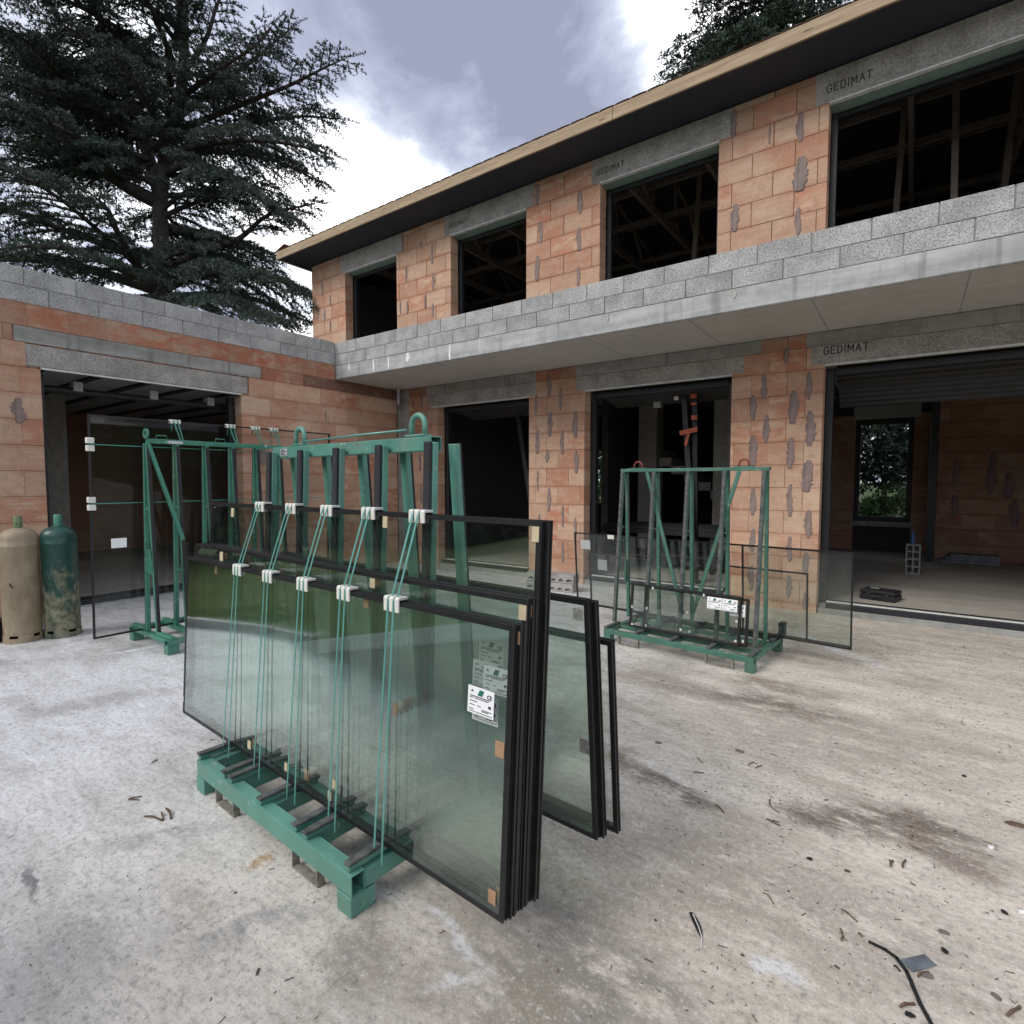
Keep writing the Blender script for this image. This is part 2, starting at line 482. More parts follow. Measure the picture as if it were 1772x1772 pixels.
def bottle_green_mat():
    m, g, b = new_mat('flaking green paint')
    co = obj_co(g)
    sep = g.node('ShaderNodeSeparateXYZ'); g.l.new(co, sep.inputs[0])
    n = g.noise(g.mapping(co, scale=(1, 1, 0.6)), 9, 7, 0.7, 0.6)
    wear = g.math('ADD', n, g.ramp(sep.outputs[2], 0.95, 0.25, -0.16, 0.10, False))
    wear = g.ramp(wear, 0.44, 0.60)
    a = g.mix(g.noise(co, 20, 4), (0.008, 0.048, 0.038), (0.020, 0.080, 0.062))
    und = g.mix(g.ramp(g.noise(co, 16, 5, 0.7), 0.35, 0.65), (0.10, 0.115, 0.07), (0.29, 0.27, 0.18))
    c = g.mix(wear, a, und)
    c = g.mix(g.ramp(g.noise(g.vmath('ADD', co, (3, 3, 3)), 26, 6, 0.75), 0.62, 0.68, 0, 0.8), c, (0.40, 0.42, 0.38))
    c = g.mix(g.ramp(g.noise(g.vmath('ADD', co, (8, 1, 3)), 13, 6, 0.7), 0.66, 0.74, 0, 0.8), c, (0.09, 0.05, 0.03))
    g.put(b.inputs['Base Color'], c)
    g.put(b.inputs['Roughness'], g.ramp(wear, 0, 1, 0.38, 0.8))
    g.put(b.inputs['Normal'], g.bump(wear, 0.3, 0.003))
    return m


def bottle_beige_mat():
    m, g, b = new_mat('dusty beige paint')
    co = obj_co(g)
    n = g.noise(g.mapping(co, scale=(1, 1, 0.5)), 7, 6, 0.65)
    c = g.mix(g.ramp(n, 0.3, 0.7), (0.235, 0.18, 0.115), (0.36, 0.29, 0.20))
    c = g.mix(g.ramp(g.noise(co, 30, 6, 0.75), 0.64, 0.72, 0, 0.7), c, (0.11, 0.07, 0.04))
    c = g.mix(g.ramp(g.noise(g.vmath('ADD', co, (4, 0, 2)), 18, 5, 0.7), 0.64, 0.74, 0, 0.6), c, (0.48, 0.43, 0.34))
    g.put(b.inputs['Base Color'], c)
    b.inputs['Roughness'].default_value = 0.6
    g.put(b.inputs['Normal'], g.bump(n, 0.2, 0.003))
    return m


BR = [(0.0, (0.49, 0.205, 0.125)), (0.18, (0.54, 0.28, 0.18)), (0.42, (0.57, 0.365, 0.25)), (0.72, (0.58, 0.405, 0.29)), (0.88, (0.56, 0.33, 0.22)), (1.0, (0.51, 0.24, 0.15))]
BR_RED = [(0.0, (0.40, 0.135, 0.075)), (0.5, (0.46, 0.17, 0.09)), (1.0, (0.42, 0.16, 0.095))]
M = dict(
    brick=brick_mat('hollow clay brick', BR),
    brick_red=brick_mat('red clay channel brick', BR_RED, 0.75),
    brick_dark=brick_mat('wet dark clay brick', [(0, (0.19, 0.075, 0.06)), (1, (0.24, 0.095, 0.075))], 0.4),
    joint=plain('mortar joint', (0.24, 0.14, 0.09), 0.95, var=0.25),
    block=block_mat('aggregate block', (0.37, 0.37, 0.36), (0.49, 0.49, 0.475)),
    block_joint=plain('block joint', (0.27, 0.27, 0.265), 0.95),
    lintel=block_mat('precast lintel concrete', (0.33, 0.315, 0.285), (0.45, 0.43, 0.40), 0.9, 0.05),
    cast=concrete_mat('cast concrete', (0.22, 0.22, 0.20), (0.38, 0.375, 0.35), (0.6, 0.6, 3.0), 0.6),
    slab_face=concrete_mat('slab edge concrete', (0.30, 0.305, 0.30), (0.50, 0.50, 0.49), (0.5, 0.5, 5.0), 0.5, 0.45),
    slab_under=concrete_mat('slab soffit concrete', (0.40, 0.385, 0.355), (0.50, 0.485, 0.45), (0.4, 0.4, 1), 0.0, 0.08),
    lime=plain('lime run', (0.80, 0.80, 0.79), 0.9),
    smear=concrete_mat('adhesive mortar smear', (0.175, 0.13, 0.118), (0.31, 0.245, 0.225), (38, 38, 1.0), 0.0, 0.5),
    fascia=wood_mat('fascia timber', (0.27, 0.185, 0.11), (0.43, 0.325, 0.21)),
    soffit=plain('black roofing membrane', (0.020, 0.024, 0.032), 0.75, var=0.05),
    tile=brick_mat('clay roof tile', [(0, (0.10, 0.05, 0.04)), (1, (0.14, 0.065, 0.05))], 0.22),
    tile_red=brick_mat('red clay roof tile', [(0, (0.36, 0.09, 0.06)), (1, (0.42, 0.11, 0.07))], 0.7),
    roof=plain('roof field', (0.26, 0.10, 0.07), 0.9),
    angle=plain('pale lintel arris', (0.62, 0.63, 0.62), 0.7),
    greenboard=plain('green water board', (0.20, 0.29, 0.245), 0.75, var=0.05),
    frame=plain('anthracite aluminium', (0.022, 0.024, 0.028), 0.45, 0.2, 0.05),
    slat=plain('anthracite shutter slat', (0.060, 0.058, 0.056), 0.5, 0.1, 0.06),
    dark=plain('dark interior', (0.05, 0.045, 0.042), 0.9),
    truss=plain('old roof timber', (0.17, 0.135, 0.11), 0.9),
    ibrick=brick_mat('interior clay brick', [(0, (0.40, 0.19, 0.12)), (1, (0.48, 0.27, 0.18))], 0.8),
    ifloor=concrete_mat('interior screed', (0.33, 0.305, 0.265), (0.46, 0.425, 0.365), (0.5, 1.5, 1), 0.0, 0.2),
    iconc=plain('raw interior concrete', (0.34, 0.32, 0.285), 0.9),
    pale=plain('pale polystyrene board', (0.42, 0.44, 0.42), 0.8, var=0.04),
    zinc=plain('galvanised metal', (0.42, 0.43, 0.44), 0.4, 0.8, 0.10),
    ground=ground_mat(),
    paintA=paint_mat('mint green rack paint', (0.10, 0.275, 0.215), 0.65),
    paintB=paint_mat('dull green rack paint', (0.058, 0.165, 0.118), 0.6),
    paintC=paint_mat('emerald green rack paint', (0.045, 0.205, 0.14), 0.75),
    rubber=plain('black rubber', (0.022, 0.022, 0.024), 0.75, var=0.12, bump=0.3),
    rubber_worn=plain('worn grey rubber', (0.085, 0.09, 0.085), 0.8, var=0.25, scale=25, bump=0.3),
    steel=plain('bare weathered steel', (0.27, 0.25, 0.21), 0.6, 0.15, 0.2, 20),
    rust=plain('rust red lifting ring', (0.20, 0.035, 0.03), 0.6, 0.0, 0.15),
    glassA=glass_mat('green tinted insulating glass', (0.962, 0.980, 0.971), 3.2, 0.008),
    glassB=glass_mat('clear insulating glass', (0.92, 0.935, 0.925), 1.2, 0.025),
    glassC=glass_mat('grey insulating glass', (0.90, 0.905, 0.90), 0.55, 0.010),
    spacer=plain('black edge seal', (0.012, 0.012, 0.013), 0.42, 0.0, 0.2, 30, 0.2),
    strap=plain('green lashing band', (0.10, 0.29, 0.245), 0.30, var=0.08, spec=0.9),
    strapC=plain('green lashing band', (0.06, 0.26, 0.19), 0.35, var=0.08),
    white=plain('white plastic', (0.74, 0.73, 0.67), 0.5, var=0.05),
    paper=plain('white label paper', (0.90, 0.91, 0.91), 0.6, var=0.02),
    ink=plain('black print', (0.03, 0.03, 0.035), 0.7),
    stamp=plain('faded stamp ink', (0.05, 0.048, 0.046), 0.9, var=0.35, scale=40),
    logo=plain('green print', (0.02, 0.16, 0.12), 0.6),
    cork=plain('cork pad', (0.38, 0.235, 0.135), 0.9, var=0.12),
    putty=plain('pale cork pad', (0.55, 0.46, 0.30), 0.9, var=0.10),
    bottleA=bottle_beige_mat(), bottleB=bottle_green_mat(),
    bottlecap=plain('olive valve cap', (0.13, 0.19, 0.09), 0.55, var=0.15),
    bark=plain('cedar bark', (0.055, 0.046, 0.042), 0.95, var=0.2, scale=4, bump=0.5, bscale=14),
    needles=leaf_mat('blue green needles', (0.028, 0.048, 0.036), (0.078, 0.108, 0.083)),
    needles2=leaf_mat('dark green needles', (0.018, 0.034, 0.024), (0.050, 0.078, 0.055)),
    leaves=leaf_mat('garden leaves', (0.035, 0.075, 0.018), (0.085, 0.16, 0.04)),
    hedge=leaf_mat('hedge leaves', (0.020, 0.032, 0.014), (0.045, 0.060, 0.028)),
    lawn=leaf_mat('lawn', (0.030, 0.050, 0.010), (0.062, 0.088, 0.018), 0.95),
    soil=plain('garden soil', (0.075, 0.06, 0.04), 0.95, var=0.2),
    black=plain('black plastic', (0.014, 0.014, 0.015), 0.5),
    orange=plain('orange tape', (0.52, 0.12, 0.05), 0.6),
    blue=plain('blue plastic', (0.06, 0.14, 0.35), 0.4),
    hollow=block_mat('hollow block concrete', (0.32, 0.31, 0.29), (0.42, 0.41, 0.385), 0.6),
    plate=plain('printed data plate', (0.55, 0.56, 0.56), 0.4),
    twig=plain('dry brown twig', (0.13, 0.085, 0.055), 0.9, var=0.2),
    grit=plain('needle litter', (0.085, 0.068, 0.05), 0.95, var=0.3),
    chip=plain('grey bark chip', (0.17, 0.15, 0.135), 0.9, var=0.2),
    greymetal=plain('grey metal offcut', (0.17, 0.19, 0.21), 0.5, 0.3, 0.2),
)


# ------------------------------------------------------------------ mesh helpers
class MB:
    """collects solids and links them as one mesh object"""
    def __init__(self):
        self.v, self.f = [], []

    def add(self, vs, fs):
        o = len(self.v)
        self.v += [tuple(x) for x in vs]
        self.f += [tuple(i + o for i in q) for q in fs]
        return self

    def box(self, a, b):
        x0, x1 = sorted((a[0], b[0])); y0, y1 = sorted((a[1], b[1])); z0, z1 = sorted((a[2], b[2]))
        return self.add([(x0, y0, z0), (x1, y0, z0), (x1, y1, z0), (x0, y1, z0), (x0, y0, z1), (x1, y0, z1), (x1, y1, z1), (x0, y1, z1)],
                        [(0, 3, 2, 1), (4, 5, 6, 7), (0, 1, 5, 4), (1, 2, 6, 5), (2, 3, 7, 6), (3, 0, 4, 7)])

    def beam(self, p0, p1, w, d, side=(1, 0, 0)):
        """rectangular bar from p0 to p1: w along `side`, d across it"""
        p0, p1 = Vector(p0), Vector(p1)
        ax = (p1 - p0).normalized()
        s = Vector(side); s = (s - ax * s.dot(ax)).normalized()
        t = ax.cross(s)
        vs = []
        for p in (p0, p1):
            for i, j in ((-1, -1), (1, -1), (1, 1), (-1, 1)):
                vs.append(p + s * (i * w / 2) + t * (j * d / 2))
        return self.add(vs, [(0, 3, 2, 1), (4, 5, 6, 7), (0, 1, 5, 4), (1, 2, 6, 5), (2, 3, 7, 6), (3, 0, 4, 7)])

    def tube(self, pts, r, n=8, closed=False, rs=None):
        pts = [Vector(p) for p in pts]
        m = len(pts)
        rings = []
        up = None
        for i, p in enumerate(pts):
            a = pts[(i + 1) % m] if (closed or i < m - 1) else p
            b_ = pts[i - 1] if (closed or i > 0) else p
            ax = (a - b_).normalized()
            if up is None:
                up = ax.orthogonal().normalized()
            up = (up - ax * up.dot(ax)).normalized()
            bi = ax.cross(up)
            rr = rs[i] if rs else r
            rings.append([p + (up * math.cos(2 * PI * k / n) + bi * math.sin(2 * PI * k / n)) * rr for k in range(n)])
        vs = [v for ring in rings for v in ring]
        fs = []
        for i in range(m if closed else m - 1):
            j = (i + 1) % m
            for k in range(n):
                fs.append((i * n + k, i * n + (k + 1) % n, j * n + (k + 1) % n, j * n + k))
        if not closed:
            fs.append(tuple(reversed(range(n))))
            fs.append(tuple((m - 1) * n + k for k in range(n)))
        return self.add(vs, fs)

    def lathe(self, prof, n=24):
        vs, fs = [], []
        for r, z in prof:
            for k in range(n):
                vs.append((r * math.cos(2 * PI * k / n), r * math.sin(2 * PI * k / n), z))
        for i in range(len(prof) - 1):
            for k in range(n):
                fs.append((i * n + k, i * n + (k + 1) % n, (i + 1) * n + (k + 1) % n, (i + 1) * n + k))
        fs.append(tuple(reversed(range(n))))
        fs.append(tuple((len(prof) - 1) * n + k for k in range(n)))
        return self.add(vs, fs)

    def prism(self, outline, axis, a, b):
        """outline (2D) swept along axis between a and b; axis 0/1/2"""
        n = len(outline)
        def mk(p, t):
            q = list(p); q.insert(axis, t); return tuple(q)
        vs = [mk(p, a) for p in outline] + [mk(p, b) for p in outline]
        fs = [tuple(reversed(range(n))), tuple(range(n, 2 * n))]
        for k in range(n):
            fs.append((k, (k + 1) % n, n + (k + 1) % n, n + k))
        return self.add(vs, fs)

    def mesh(self, name, mat=None, bevel=0.0, smooth=False):
        me = bpy.data.meshes.new(name)
        me.from_pydata(self.v, [], self.f)
        bm = bmesh.new(); bm.from_mesh(me)
        bmesh.ops.recalc_face_normals(bm, faces=bm.faces)
        if bevel:
            es = [e for e in bm.edges if len(e.link_faces) == 2 and e.calc_face_angle(0) > 0.6]
            bmesh.ops.bevel(bm, geom=es, offset=bevel, segments=1, affect='EDGES')
        bm.to_mesh(me); bm.free()
        if smooth:
            for p in me.polygons: p.use_smooth = True
        if mat: me.materials.append(mat)
        return me

    def build(self, name, mat, parent=None, bevel=0.0, smooth=False, loc=(0, 0, 0), rot=(0, 0, 0)):
        return link(name, self.mesh(name, mat, bevel, smooth), parent, loc, rot)


def link(name, me, parent=None, loc=(0, 0, 0), rot=(0, 0, 0)):
    o = bpy.data.objects.new(name, me)
    COL.objects.link(o)
    o.parent = parent
    o.location = loc
    o.rotation_euler = rot
    return o


def smooth_by_angle(o, ang=40):
    me = o.data
    for p in me.polygons: p.use_smooth = True
    bm = bmesh.new(); bm.from_mesh(me)
    for e in bm.edges:
        e.smooth = not (len(e.link_faces) == 2 and e.calc_face_angle(0) > R(ang))
    bm.to_mesh(me); bm.free()
    return o


def thing(name, label, cat, loc=(0, 0, 0), rot=(0, 0, 0), group=None):
    o = bpy.data.objects.new(name, None)
    COL.objects.link(o)
    o.location = loc; o.rotation_euler = rot
    o.empty_display_size = 0.2
    return tag(o, label, cat, group)


def tag(o, label, cat, group=None):
    o['label'] = label; o['category'] = cat
    if group: o['group'] = group
    return o


def structure(o):
    o['kind'] = 'structure'
    return o


def text(name, body, size, mat, parent, loc, rot, extrude=0.001, bold=0.0, spacing=1.0, sx=1.0):
    cu = bpy.data.curves.new(name, 'FONT')
    cu.body = body; cu.size = size; cu.extrude = extrude; cu.offset = bold
    cu.space_character = spacing
    tmp = bpy.data.objects.new(name, cu)
    COL.objects.link(tmp)
    bpy.context.view_layer.update()
    me = bpy.data.meshes.new_from_object(tmp.evaluated_get(bpy.context.evaluated_depsgraph_get()))
    bpy.data.objects.remove(tmp); bpy.data.curves.remove(cu)
    me.name = name
    me.materials.clear(); me.materials.append(mat)
    o = link(name, me, parent, loc, rot)
    o.scale = (sx, 1, 1)
    return o


# ------------------------------------------------------------------ site levels (metres, surveyed from the photograph)
YF = 7.75            # house facade plane
XL = -8.453          # wing facade plane (faces +x)
YS = 6.269           # outer face of the cantilevered slab
ZS0, ZS1, ZP = 3.418, 3.655, 4.06
TH = 0.20
FLOOR = 0.05
XR = 3.6             # right end of what is built of the house
XU = -11.25          # left end of the upper storey
YB = 14.6            # rear wall of the house


# ------------------------------------------------------------------ ground
def lvl(y):
    return 0.0 if y < 5.2 else -0.055 * min(1, (y - 5.2) / 2.3)


def build_ground():
    xs = [-8.2 + 0.7 * i for i in range(46)]
    ys = [-30, -20, -12, -8, -5, -3, -1, 0, 1, 2, 3, 4, 5.2, 5.8, 6.4, 7.0, 7.5, 8.0]
    xs = [-8.6, -8.3, -8, -7.5, -7, -6, -5, -4, -3, -2, -1, 0, 1, 2, 3, 4, 6, 9, 14, 22, 35]
    vs = [(x, y, lvl(y)) for y in ys for x in xs]
    n = len(xs)
    fs = [(j * n + i, j * n + i + 1, (j + 1) * n + i + 1, (j + 1) * n + i) for j in range(len(ys) - 1) for i in range(n - 1)]
    me = bpy.data.meshes.new('concrete_yard'); me.from_pydata(vs, [], fs); me.materials.append(M['ground'])
    structure(link('concrete_yard', me))
    # surrounding land out to the horizon, a little lower
    b = MB()
    b.add([(-600, -600, -0.12), (600, -600, -0.12), (600, 600, -0.12), (-600, 600, -0.12)], [(0, 1, 2, 3)])
    structure(b.build('garden_ground', M['lawn']))


build_ground()

# raised lawn behind the camera, held by a low wall whose top climbs to the right (seen mirrored in the glass)
def wall_top(x): return max(.0, min(.95, .80 + (x + 2.5) * .245))


front = [(-8.25, 1.0, .05), (-7.25, .28, .06), (-6.4, -.25, .07), (-5.6, -.46, .07)] + [(x, -.46, wall_top(x) - .03) for x in (-4.8, -4.0, -3.2, -2.5, -1.9, 0, 4, 10)]
m = len(front)
b = MB()
b.add(front + [(x * 1.2 - 4, -5 + y, z + .25) for x, y, z in front] + [(x * 2 - 22, -30 + y * 3, z + 1.0) for x, y, z in front],
      [(k * m + i, k * m + i + 1, (k + 1) * m + i + 1, (k + 1) * m + i) for k in range(2) for i in range(m - 1)])
structure(b.build('lawn', M['lawn']))
b = MB()
for (x0, y0, z0), (x1, y1, z1) in zip(front[:3], front[1:4]):
    b.beam((x0, y0, .04), (x1, y1, .04), .12, .10, (0, 0, 1))
tag(b.build('lawn_kerb', M['slab_face']), 'pale concrete kerb along the lawn, mirrored in the glass', 'kerb')
rwall = thing('retaining_wall', 'low grey garden wall with sloping white coping, mirrored in the front glass', 'wall', (-2.0, -.40, 0))
b = MB()
xs_ = (-5.55, -1.9, 9.0)
vs = []
for x in xs_:
    for y in (-.09, .09):
        vs += [(x + 2, y, -.1), (x + 2, y, max(.0, wall_top(x) - .14))]
b.add(vs, [(0, 2, 3, 1), (0, 1, 5, 4), (4, 5, 9, 8), (2, 6, 7, 3), (6, 10, 11, 7), (1, 3, 7, 5), (5, 7, 11, 9), (8, 9, 11, 10), (0, 4, 6, 2), (4, 8, 10, 6)])
b.build('wall_face', M['slab_under'], rwall)
b = MB()
for x0, x1 in zip(xs_[:-1], xs_[1:]):
    b.beam((x0 + 2, 0, wall_top(x0) - .065), (x1 + 2, 0, wall_top(x1) - .065), .14, .23, (0, 0, 1))
b.build('coping', M['angle'], rwall, .006)


# ------------------------------------------------------------------ bricks
_cache = {}


def brick_mesh(L, H, T, mat, ch=0.0032, name='brick'):
    key = (round(L, 2), round(H, 3), round(T, 3), mat.name)
    if key in _cache: return _cache[key]
    x, z = key[0] / 2, H / 2
    bk = [(-x, T, -z), (x, T, -z), (x, T, z), (-x, T, z)]
    md = [(-x, ch, -z), (x, ch, -z), (x, ch, z), (-x, ch, z)]
    fr = [(-x + ch, 0, -z + ch), (x - ch, 0, -z + ch), (x - ch, 0, z - ch), (-x + ch, 0, z - ch)]
    fs = [(3, 2, 1, 0), (8, 9, 10, 11)]
    for k in range(4):
        j = (k + 1) % 4
        fs += [(k, j, 4 + j, 4 + k), (4 + k, 4 + j, 8 + j, 8 + k)]
    me = bpy.data.meshes.new(name); me.from_pydata(bk + md + fr, [], fs)
    me.materials.append(mat); me.update()
    _cache[key] = me
    return me


def lay(parent, axis, plane, u0, u1, zs, length, mat, first=0.0, T=TH, gap=0.004, name='brick', jit=0.0025, off=0.5, base=(0, 0, 0), mats=None):
    """running bond between u0 and u1; zs = list of (z0, z1); axis 'x' faces -y, 'y' faces +x"""
    for row, (z0, z1) in enumerate(zs):
        s = u0 - ((first + row * off) % 1.0) * length
        while s < u1 - 0.02:
            a, c = max(s, u0), min(s + length, u1)
            s += length
            if c - a < 0.03: continue
            L = c - a - gap
            me = brick_mesh(L, z1 - z0 - gap, T, mats(row) if mats else mat, name=name)
            o = bpy.data.objects.new(name, me)
            COL.objects.link(o); o.parent = parent
            uc, zc = (a + c) / 2, (z0 + z1) / 2
            j = random.uniform(-jit, jit)
            tilt = random.uniform(-0.004, 0.004)
            if axis == 'x':
                o.location = (uc - base[0], plane + j - base[1], zc - base[2]); o.rotation_euler = (0, 0, tilt)
            else:
                o.location = (plane + j - base[0], uc - base[1], zc - base[2]); o.rotation_euler = (0, 0, PI / 2 + tilt)


def rows(z0, h, n, top=None):
    return [(z0 + i * h, z0 + (i + 1) * h) for i in range(n)]


def smear_obj(parent, axis, plane, u, z, w, h, base=(0, 0, 0), mat='smear', name='mortar_smear'):
    """ragged vertical dab of adhesive mortar"""
    n = 17
    left, right = [], []
    ph = random.uniform(0, 6)
    for i in range(n):
        t = i / (n - 1)
        prof = (math.sin(PI * min(max(t * 0.92 + 0.05, 0), 1)) ** 0.45)
        wob = 0.05 * math.sin(ph + t * 5)
        jag = random.uniform(.45, 1.0) if random.random() < .35 else random.uniform(.8, 1.15)
        jag2 = random.uniform(.45, 1.0) if random.random() < .35 else random.uniform(.8, 1.15)
        left.append((-w / 2 * prof * jag * (0.92 + .12 * math.sin(ph * 2 + t * 9)) + wob * w, (t - 0.5) * h))
        right.append((w / 2 * prof * jag2 * (0.92 + .12 * math.cos(ph * 3 + t * 8)) + wob * w, (t - 0.5) * h))
    outline = left + right[::-1]
    k = len(outline)
    th = random.uniform(0.008, 0.014)
    vs = [(x, 0.004, zz) for x, zz in outline] + [(x * 0.78, -th, zz * 0.95) for x, zz in outline]
    fs = [(i, (i + 1) % k, k + (i + 1) % k, k + i) for i in range(k)]
    for i in range(n - 1):
        fs.append((k + i, k + i + 1, k + k - 2 - i, k + k - 1 - i))
    me = bpy.data.meshes.new(name); me.from_pydata(vs, [], fs); me.materials.append(M[mat]); me.update()
    o = link(name, me, parent)
    if axis == 'x':
        o.location = (u - base[0], plane - base[1], z - base[2])
    else:
        o.location = (plane - base[0], u - base[1], z - base[2]); o.rotation_euler = (0, 0, PI / 2)
    return o


# ------------------------------------------------------------------ the house
HB = (-3.8, YF, 0.0)
house = thing('brick_house', 'two storey unfinished clay brick house with projecting concrete slab and empty window openings', 'house', HB)


def hx(p):
    return (p[0] - HB[0], p[1] - HB[1], p[2] - HB[2])


class HMB(MB):
    def __init__(self, base=HB):
        super().__init__(); self.base = base

    def box(self, a, b):
        o = self.base
        return super().box((a[0] - o[0], a[1] - o[1], a[2] - o[2]), (b[0] - o[0], b[1] - o[1], b[2] - o[2]))


DOORS = [(-7.36, -5.25), (-4.19, -1.98), (-0.90, 3.2)]
WINS = [(-10.05, -8.44), (-6.99, -5.31), (-3.95, -2.21), (-0.93, 0.98)]
LB, LT = 3.0, 3.245                  # lower lintels
UB, UT = 6.085, 6.474                # upper lintels
H1, H2 = 0.293, 0.302
low_rows = [(2.975 - H1 * (i + 1), 2.975 - H1 * i) for i in range(10, -1, -1)] + [(2.975, 3.245), (3.245, ZS0 - 0.004)]
up_rows = [(3.68 + H2 * i, 3.68 + H2 * (i + 1)) for i in range(9)] + [(3.68 + H2 * 9, UT)]

# lower wall: each pier is a mortar core carrying its bricks
lower_piers = [(XL, -7.36), (-5.25, -4.19), (-1.98, -0.90)]
low_parts, up_parts = [], []
for i, (a, c) in enumerate(lower_piers):
    wp_ = HMB().box((a + (0.34 if i == 0 else 0.012), YF + 0.010, -0.12), (c - 0.012, YF + TH - 0.01, ZS0 - 0.01)).build('wall_pier', M['joint'], house)
    low_parts.append((a, c, wp_))
    if i == 0: a += 0.33           # cast corner post comes first
    lay(wp_, 'x', YF, a, c, low_rows, 0.42 if i else 0.5, M['brick'], [0.25, 0.15, 0.4][i], base=HB, gap=0.004,
        mats=lambda r: M['brick_red'] if r == len(low_rows) - 1 else M['brick'])
HMB().box((XL + 0.003, YF - 0.012, -0.12), (XL + 0.325, YF + TH, ZS0 - 0.012)).build('corner_post', M['cast'], house, 0.004)

# upper wall
upper_piers = [(XU, -10.05), (-8.44, -6.99), (-5.31, -3.95), (-2.21, -0.93), (0.98, XR)]
for i, (a, c) in enumerate(upper_piers[:4]):
    wp_ = HMB().box((a + 0.012, YF + 0.010, ZS1), (c - 0.012, YF + TH - 0.01, UT - 0.01)).build('wall_pier', M['joint'], house)
    up_parts.append((a, c, wp_))
    lay(wp_, 'x', YF, a, c, up_rows, 0.5, M['brick'], [0.1, 0.35, 0.55, 0.15][i], base=HB, gap=0.005)
end_pier = HMB().box((0.992, YF + .010, ZS1), (XR, YF + TH - .01, UT - .01)).build('wall_pier', M['joint'], house)
lay(end_pier, 'x', YF, 0.98, XR, up_rows, 0.5, M['brick'], 0.4, base=HB)

# mortar smears (read off the photograph: pixel, width, height in metres)
def smears(list_, piers):
    for x, y, w, h in list_:
        d = ray(x, y); p = Vector((0, 0, EYE)) + d * (YF / d.y)
        parent = min(piers, key=lambda q: abs((q[0] + q[1]) / 2 - p.x))[2]
        smear_obj(parent, 'x', YF - 0.001, p.x, p.z, w, h, HB)


smears([(558, 500, .07, .30), (572, 520, .06, .24), (562, 545, .06, .26), (572, 565, .06, .24), (697, 420, .07, .34), (728, 424, .06, .14), (748, 440, .09, .36),
        (703, 474, .07, .32), (750, 488, .08, .32), (693, 532, .06, .26), (705, 533, .06, .26), (736, 522, .05, .26), (749, 537, .06, .26),
        (930, 337, .10, .32), (1004, 350, .11, .36), (936, 402, .10, .36), (1002, 414, .11, .36), (930, 465, .12, .42), (1001, 478, .08, .28),
        (1270, 214, .10, .34), (1385, 220, .10, .36), (1386, 301, .20, .42), (1272, 377, .14, .36), (1381, 383, .09, .34), (1332, 232, .03, .25)], up_parts)
smears([(1322, 670, .10, .30), (1400, 668, .08, .34), (1373, 705, .15, .42), (1402, 742, .14, .44), (1326, 743, .10, .36), (1368, 785, .12, .40),
        (1397, 824, .17, .40), (1367, 866, .09, .42), (1399, 907, .10, .36), (1366, 950, .08, .32), (1394, 975, .09, .30), (1365, 1015, .08, .30),
        (1303, 705, .10, .32), (1303, 780, .14, .40), (1303, 868, .10, .36), (1361, 615, .08, .18), (1302, 935, .09, .30), (1300, 1000, .09, .34), (1394, 1040, .09, .22),
        (928, 700, .06, .30), (950, 668, .10, .34), (952, 735, .12, .40), (996, 735, .12, .44), (930, 765, .11, .40), (973, 765, .09, .40), (947, 790, .10, .20),
        (997, 800, .10, .36), (931, 833, .06, .34), (950, 865, .10, .40), (974, 893, .06, .36), (933, 905, .06, .30), (974, 955, .07, .36), (951, 930, .05, .40),
        (970, 690, .07, .36), (950, 990, .05, .24), (996, 915, .06, .36),
        (730, 690, .09, .34), (737, 732, .07, .34), (715, 700, .06, .16), (727, 800, .07, .34), (729, 855, .08, .40)], low_parts)

STROKES = dict(
    G=[[(.95, .82), (.75, 1), (.25, 1), (0, .75), (0, .25), (.25, 0), (.75, 0), (.95, .2), (.95, .48), (.55, .48)]],
    E=[[(.9, 1), (0, 1), (0, 0), (.9, 0)], [(0, .52), (.75, .52)]],
    D=[[(0, 0), (0, 1), (.6, 1), (.92, .72), (.92, .28), (.6, 0), (0, 0)]],
    I=[[(.1, 0), (.1, 1)]],
    M=[[(0, 0), (0, 1), (.55, .3), (1.1, 1), (1.1, 0)]],
    A=[[(0, 0), (.5, 1), (1.0, 0)], [(.2, .34), (.8, .34)]],
    T=[[(.5, 0), (.5, 1)], [(0, 1), (1, 1)]])
WIDE = dict(G=1.0, E=.92, D=.96, I=.22, M=1.12, A=1.0, T=1.0)


def stamp_letters(parent, word, loc, h):
    """bold stencil lettering, one thin ink layer"""
    b = MB()
    t = h * .155
    x = 0.0
    for ch in word:
        for s in STROKES[ch]:
            for i, (p, q) in enumerate(zip(s[:-1], s[1:])):
                a = Vector((x + p[0] * h * .56, -.0001 * i, p[1] * h)); c = Vector((x + q[0] * h * .56, -.0001 * i, q[1] * h))
                d = (c - a).normalized() * t * .45
                b.beam(a - d, c + d, t, .0010, (0, 0, 1) if abs(d.z) < abs(d.x) else (1, 0, 0))
        x += (WIDE[ch] * .56 + .30) * h
    return b.build('stamped_lettering', M['stamp'], parent, loc=loc)


# lintels with their castings
def lintel(a, c, z0, z1, mat='lintel', lip=True, stamp=None, y=YF):
    o = HMB().box((a, y - 0.004, z0 + 0.02), (c, y + TH, z1 - 0.004)).build('lintel', M[mat], house, 0.004)
    if lip:
        HMB().box((a + 0.15, y - 0.012, z0), (c - 0.15, y + 0.05, z0 + 0.018)).build('lintel_edge', M['angle'], o)
    if stamp:
        x, z, s = stamp
        stamp_letters(o, 'GEDIMAT', hx((x, y - 0.0046, z)), s * 0.74)
    return o


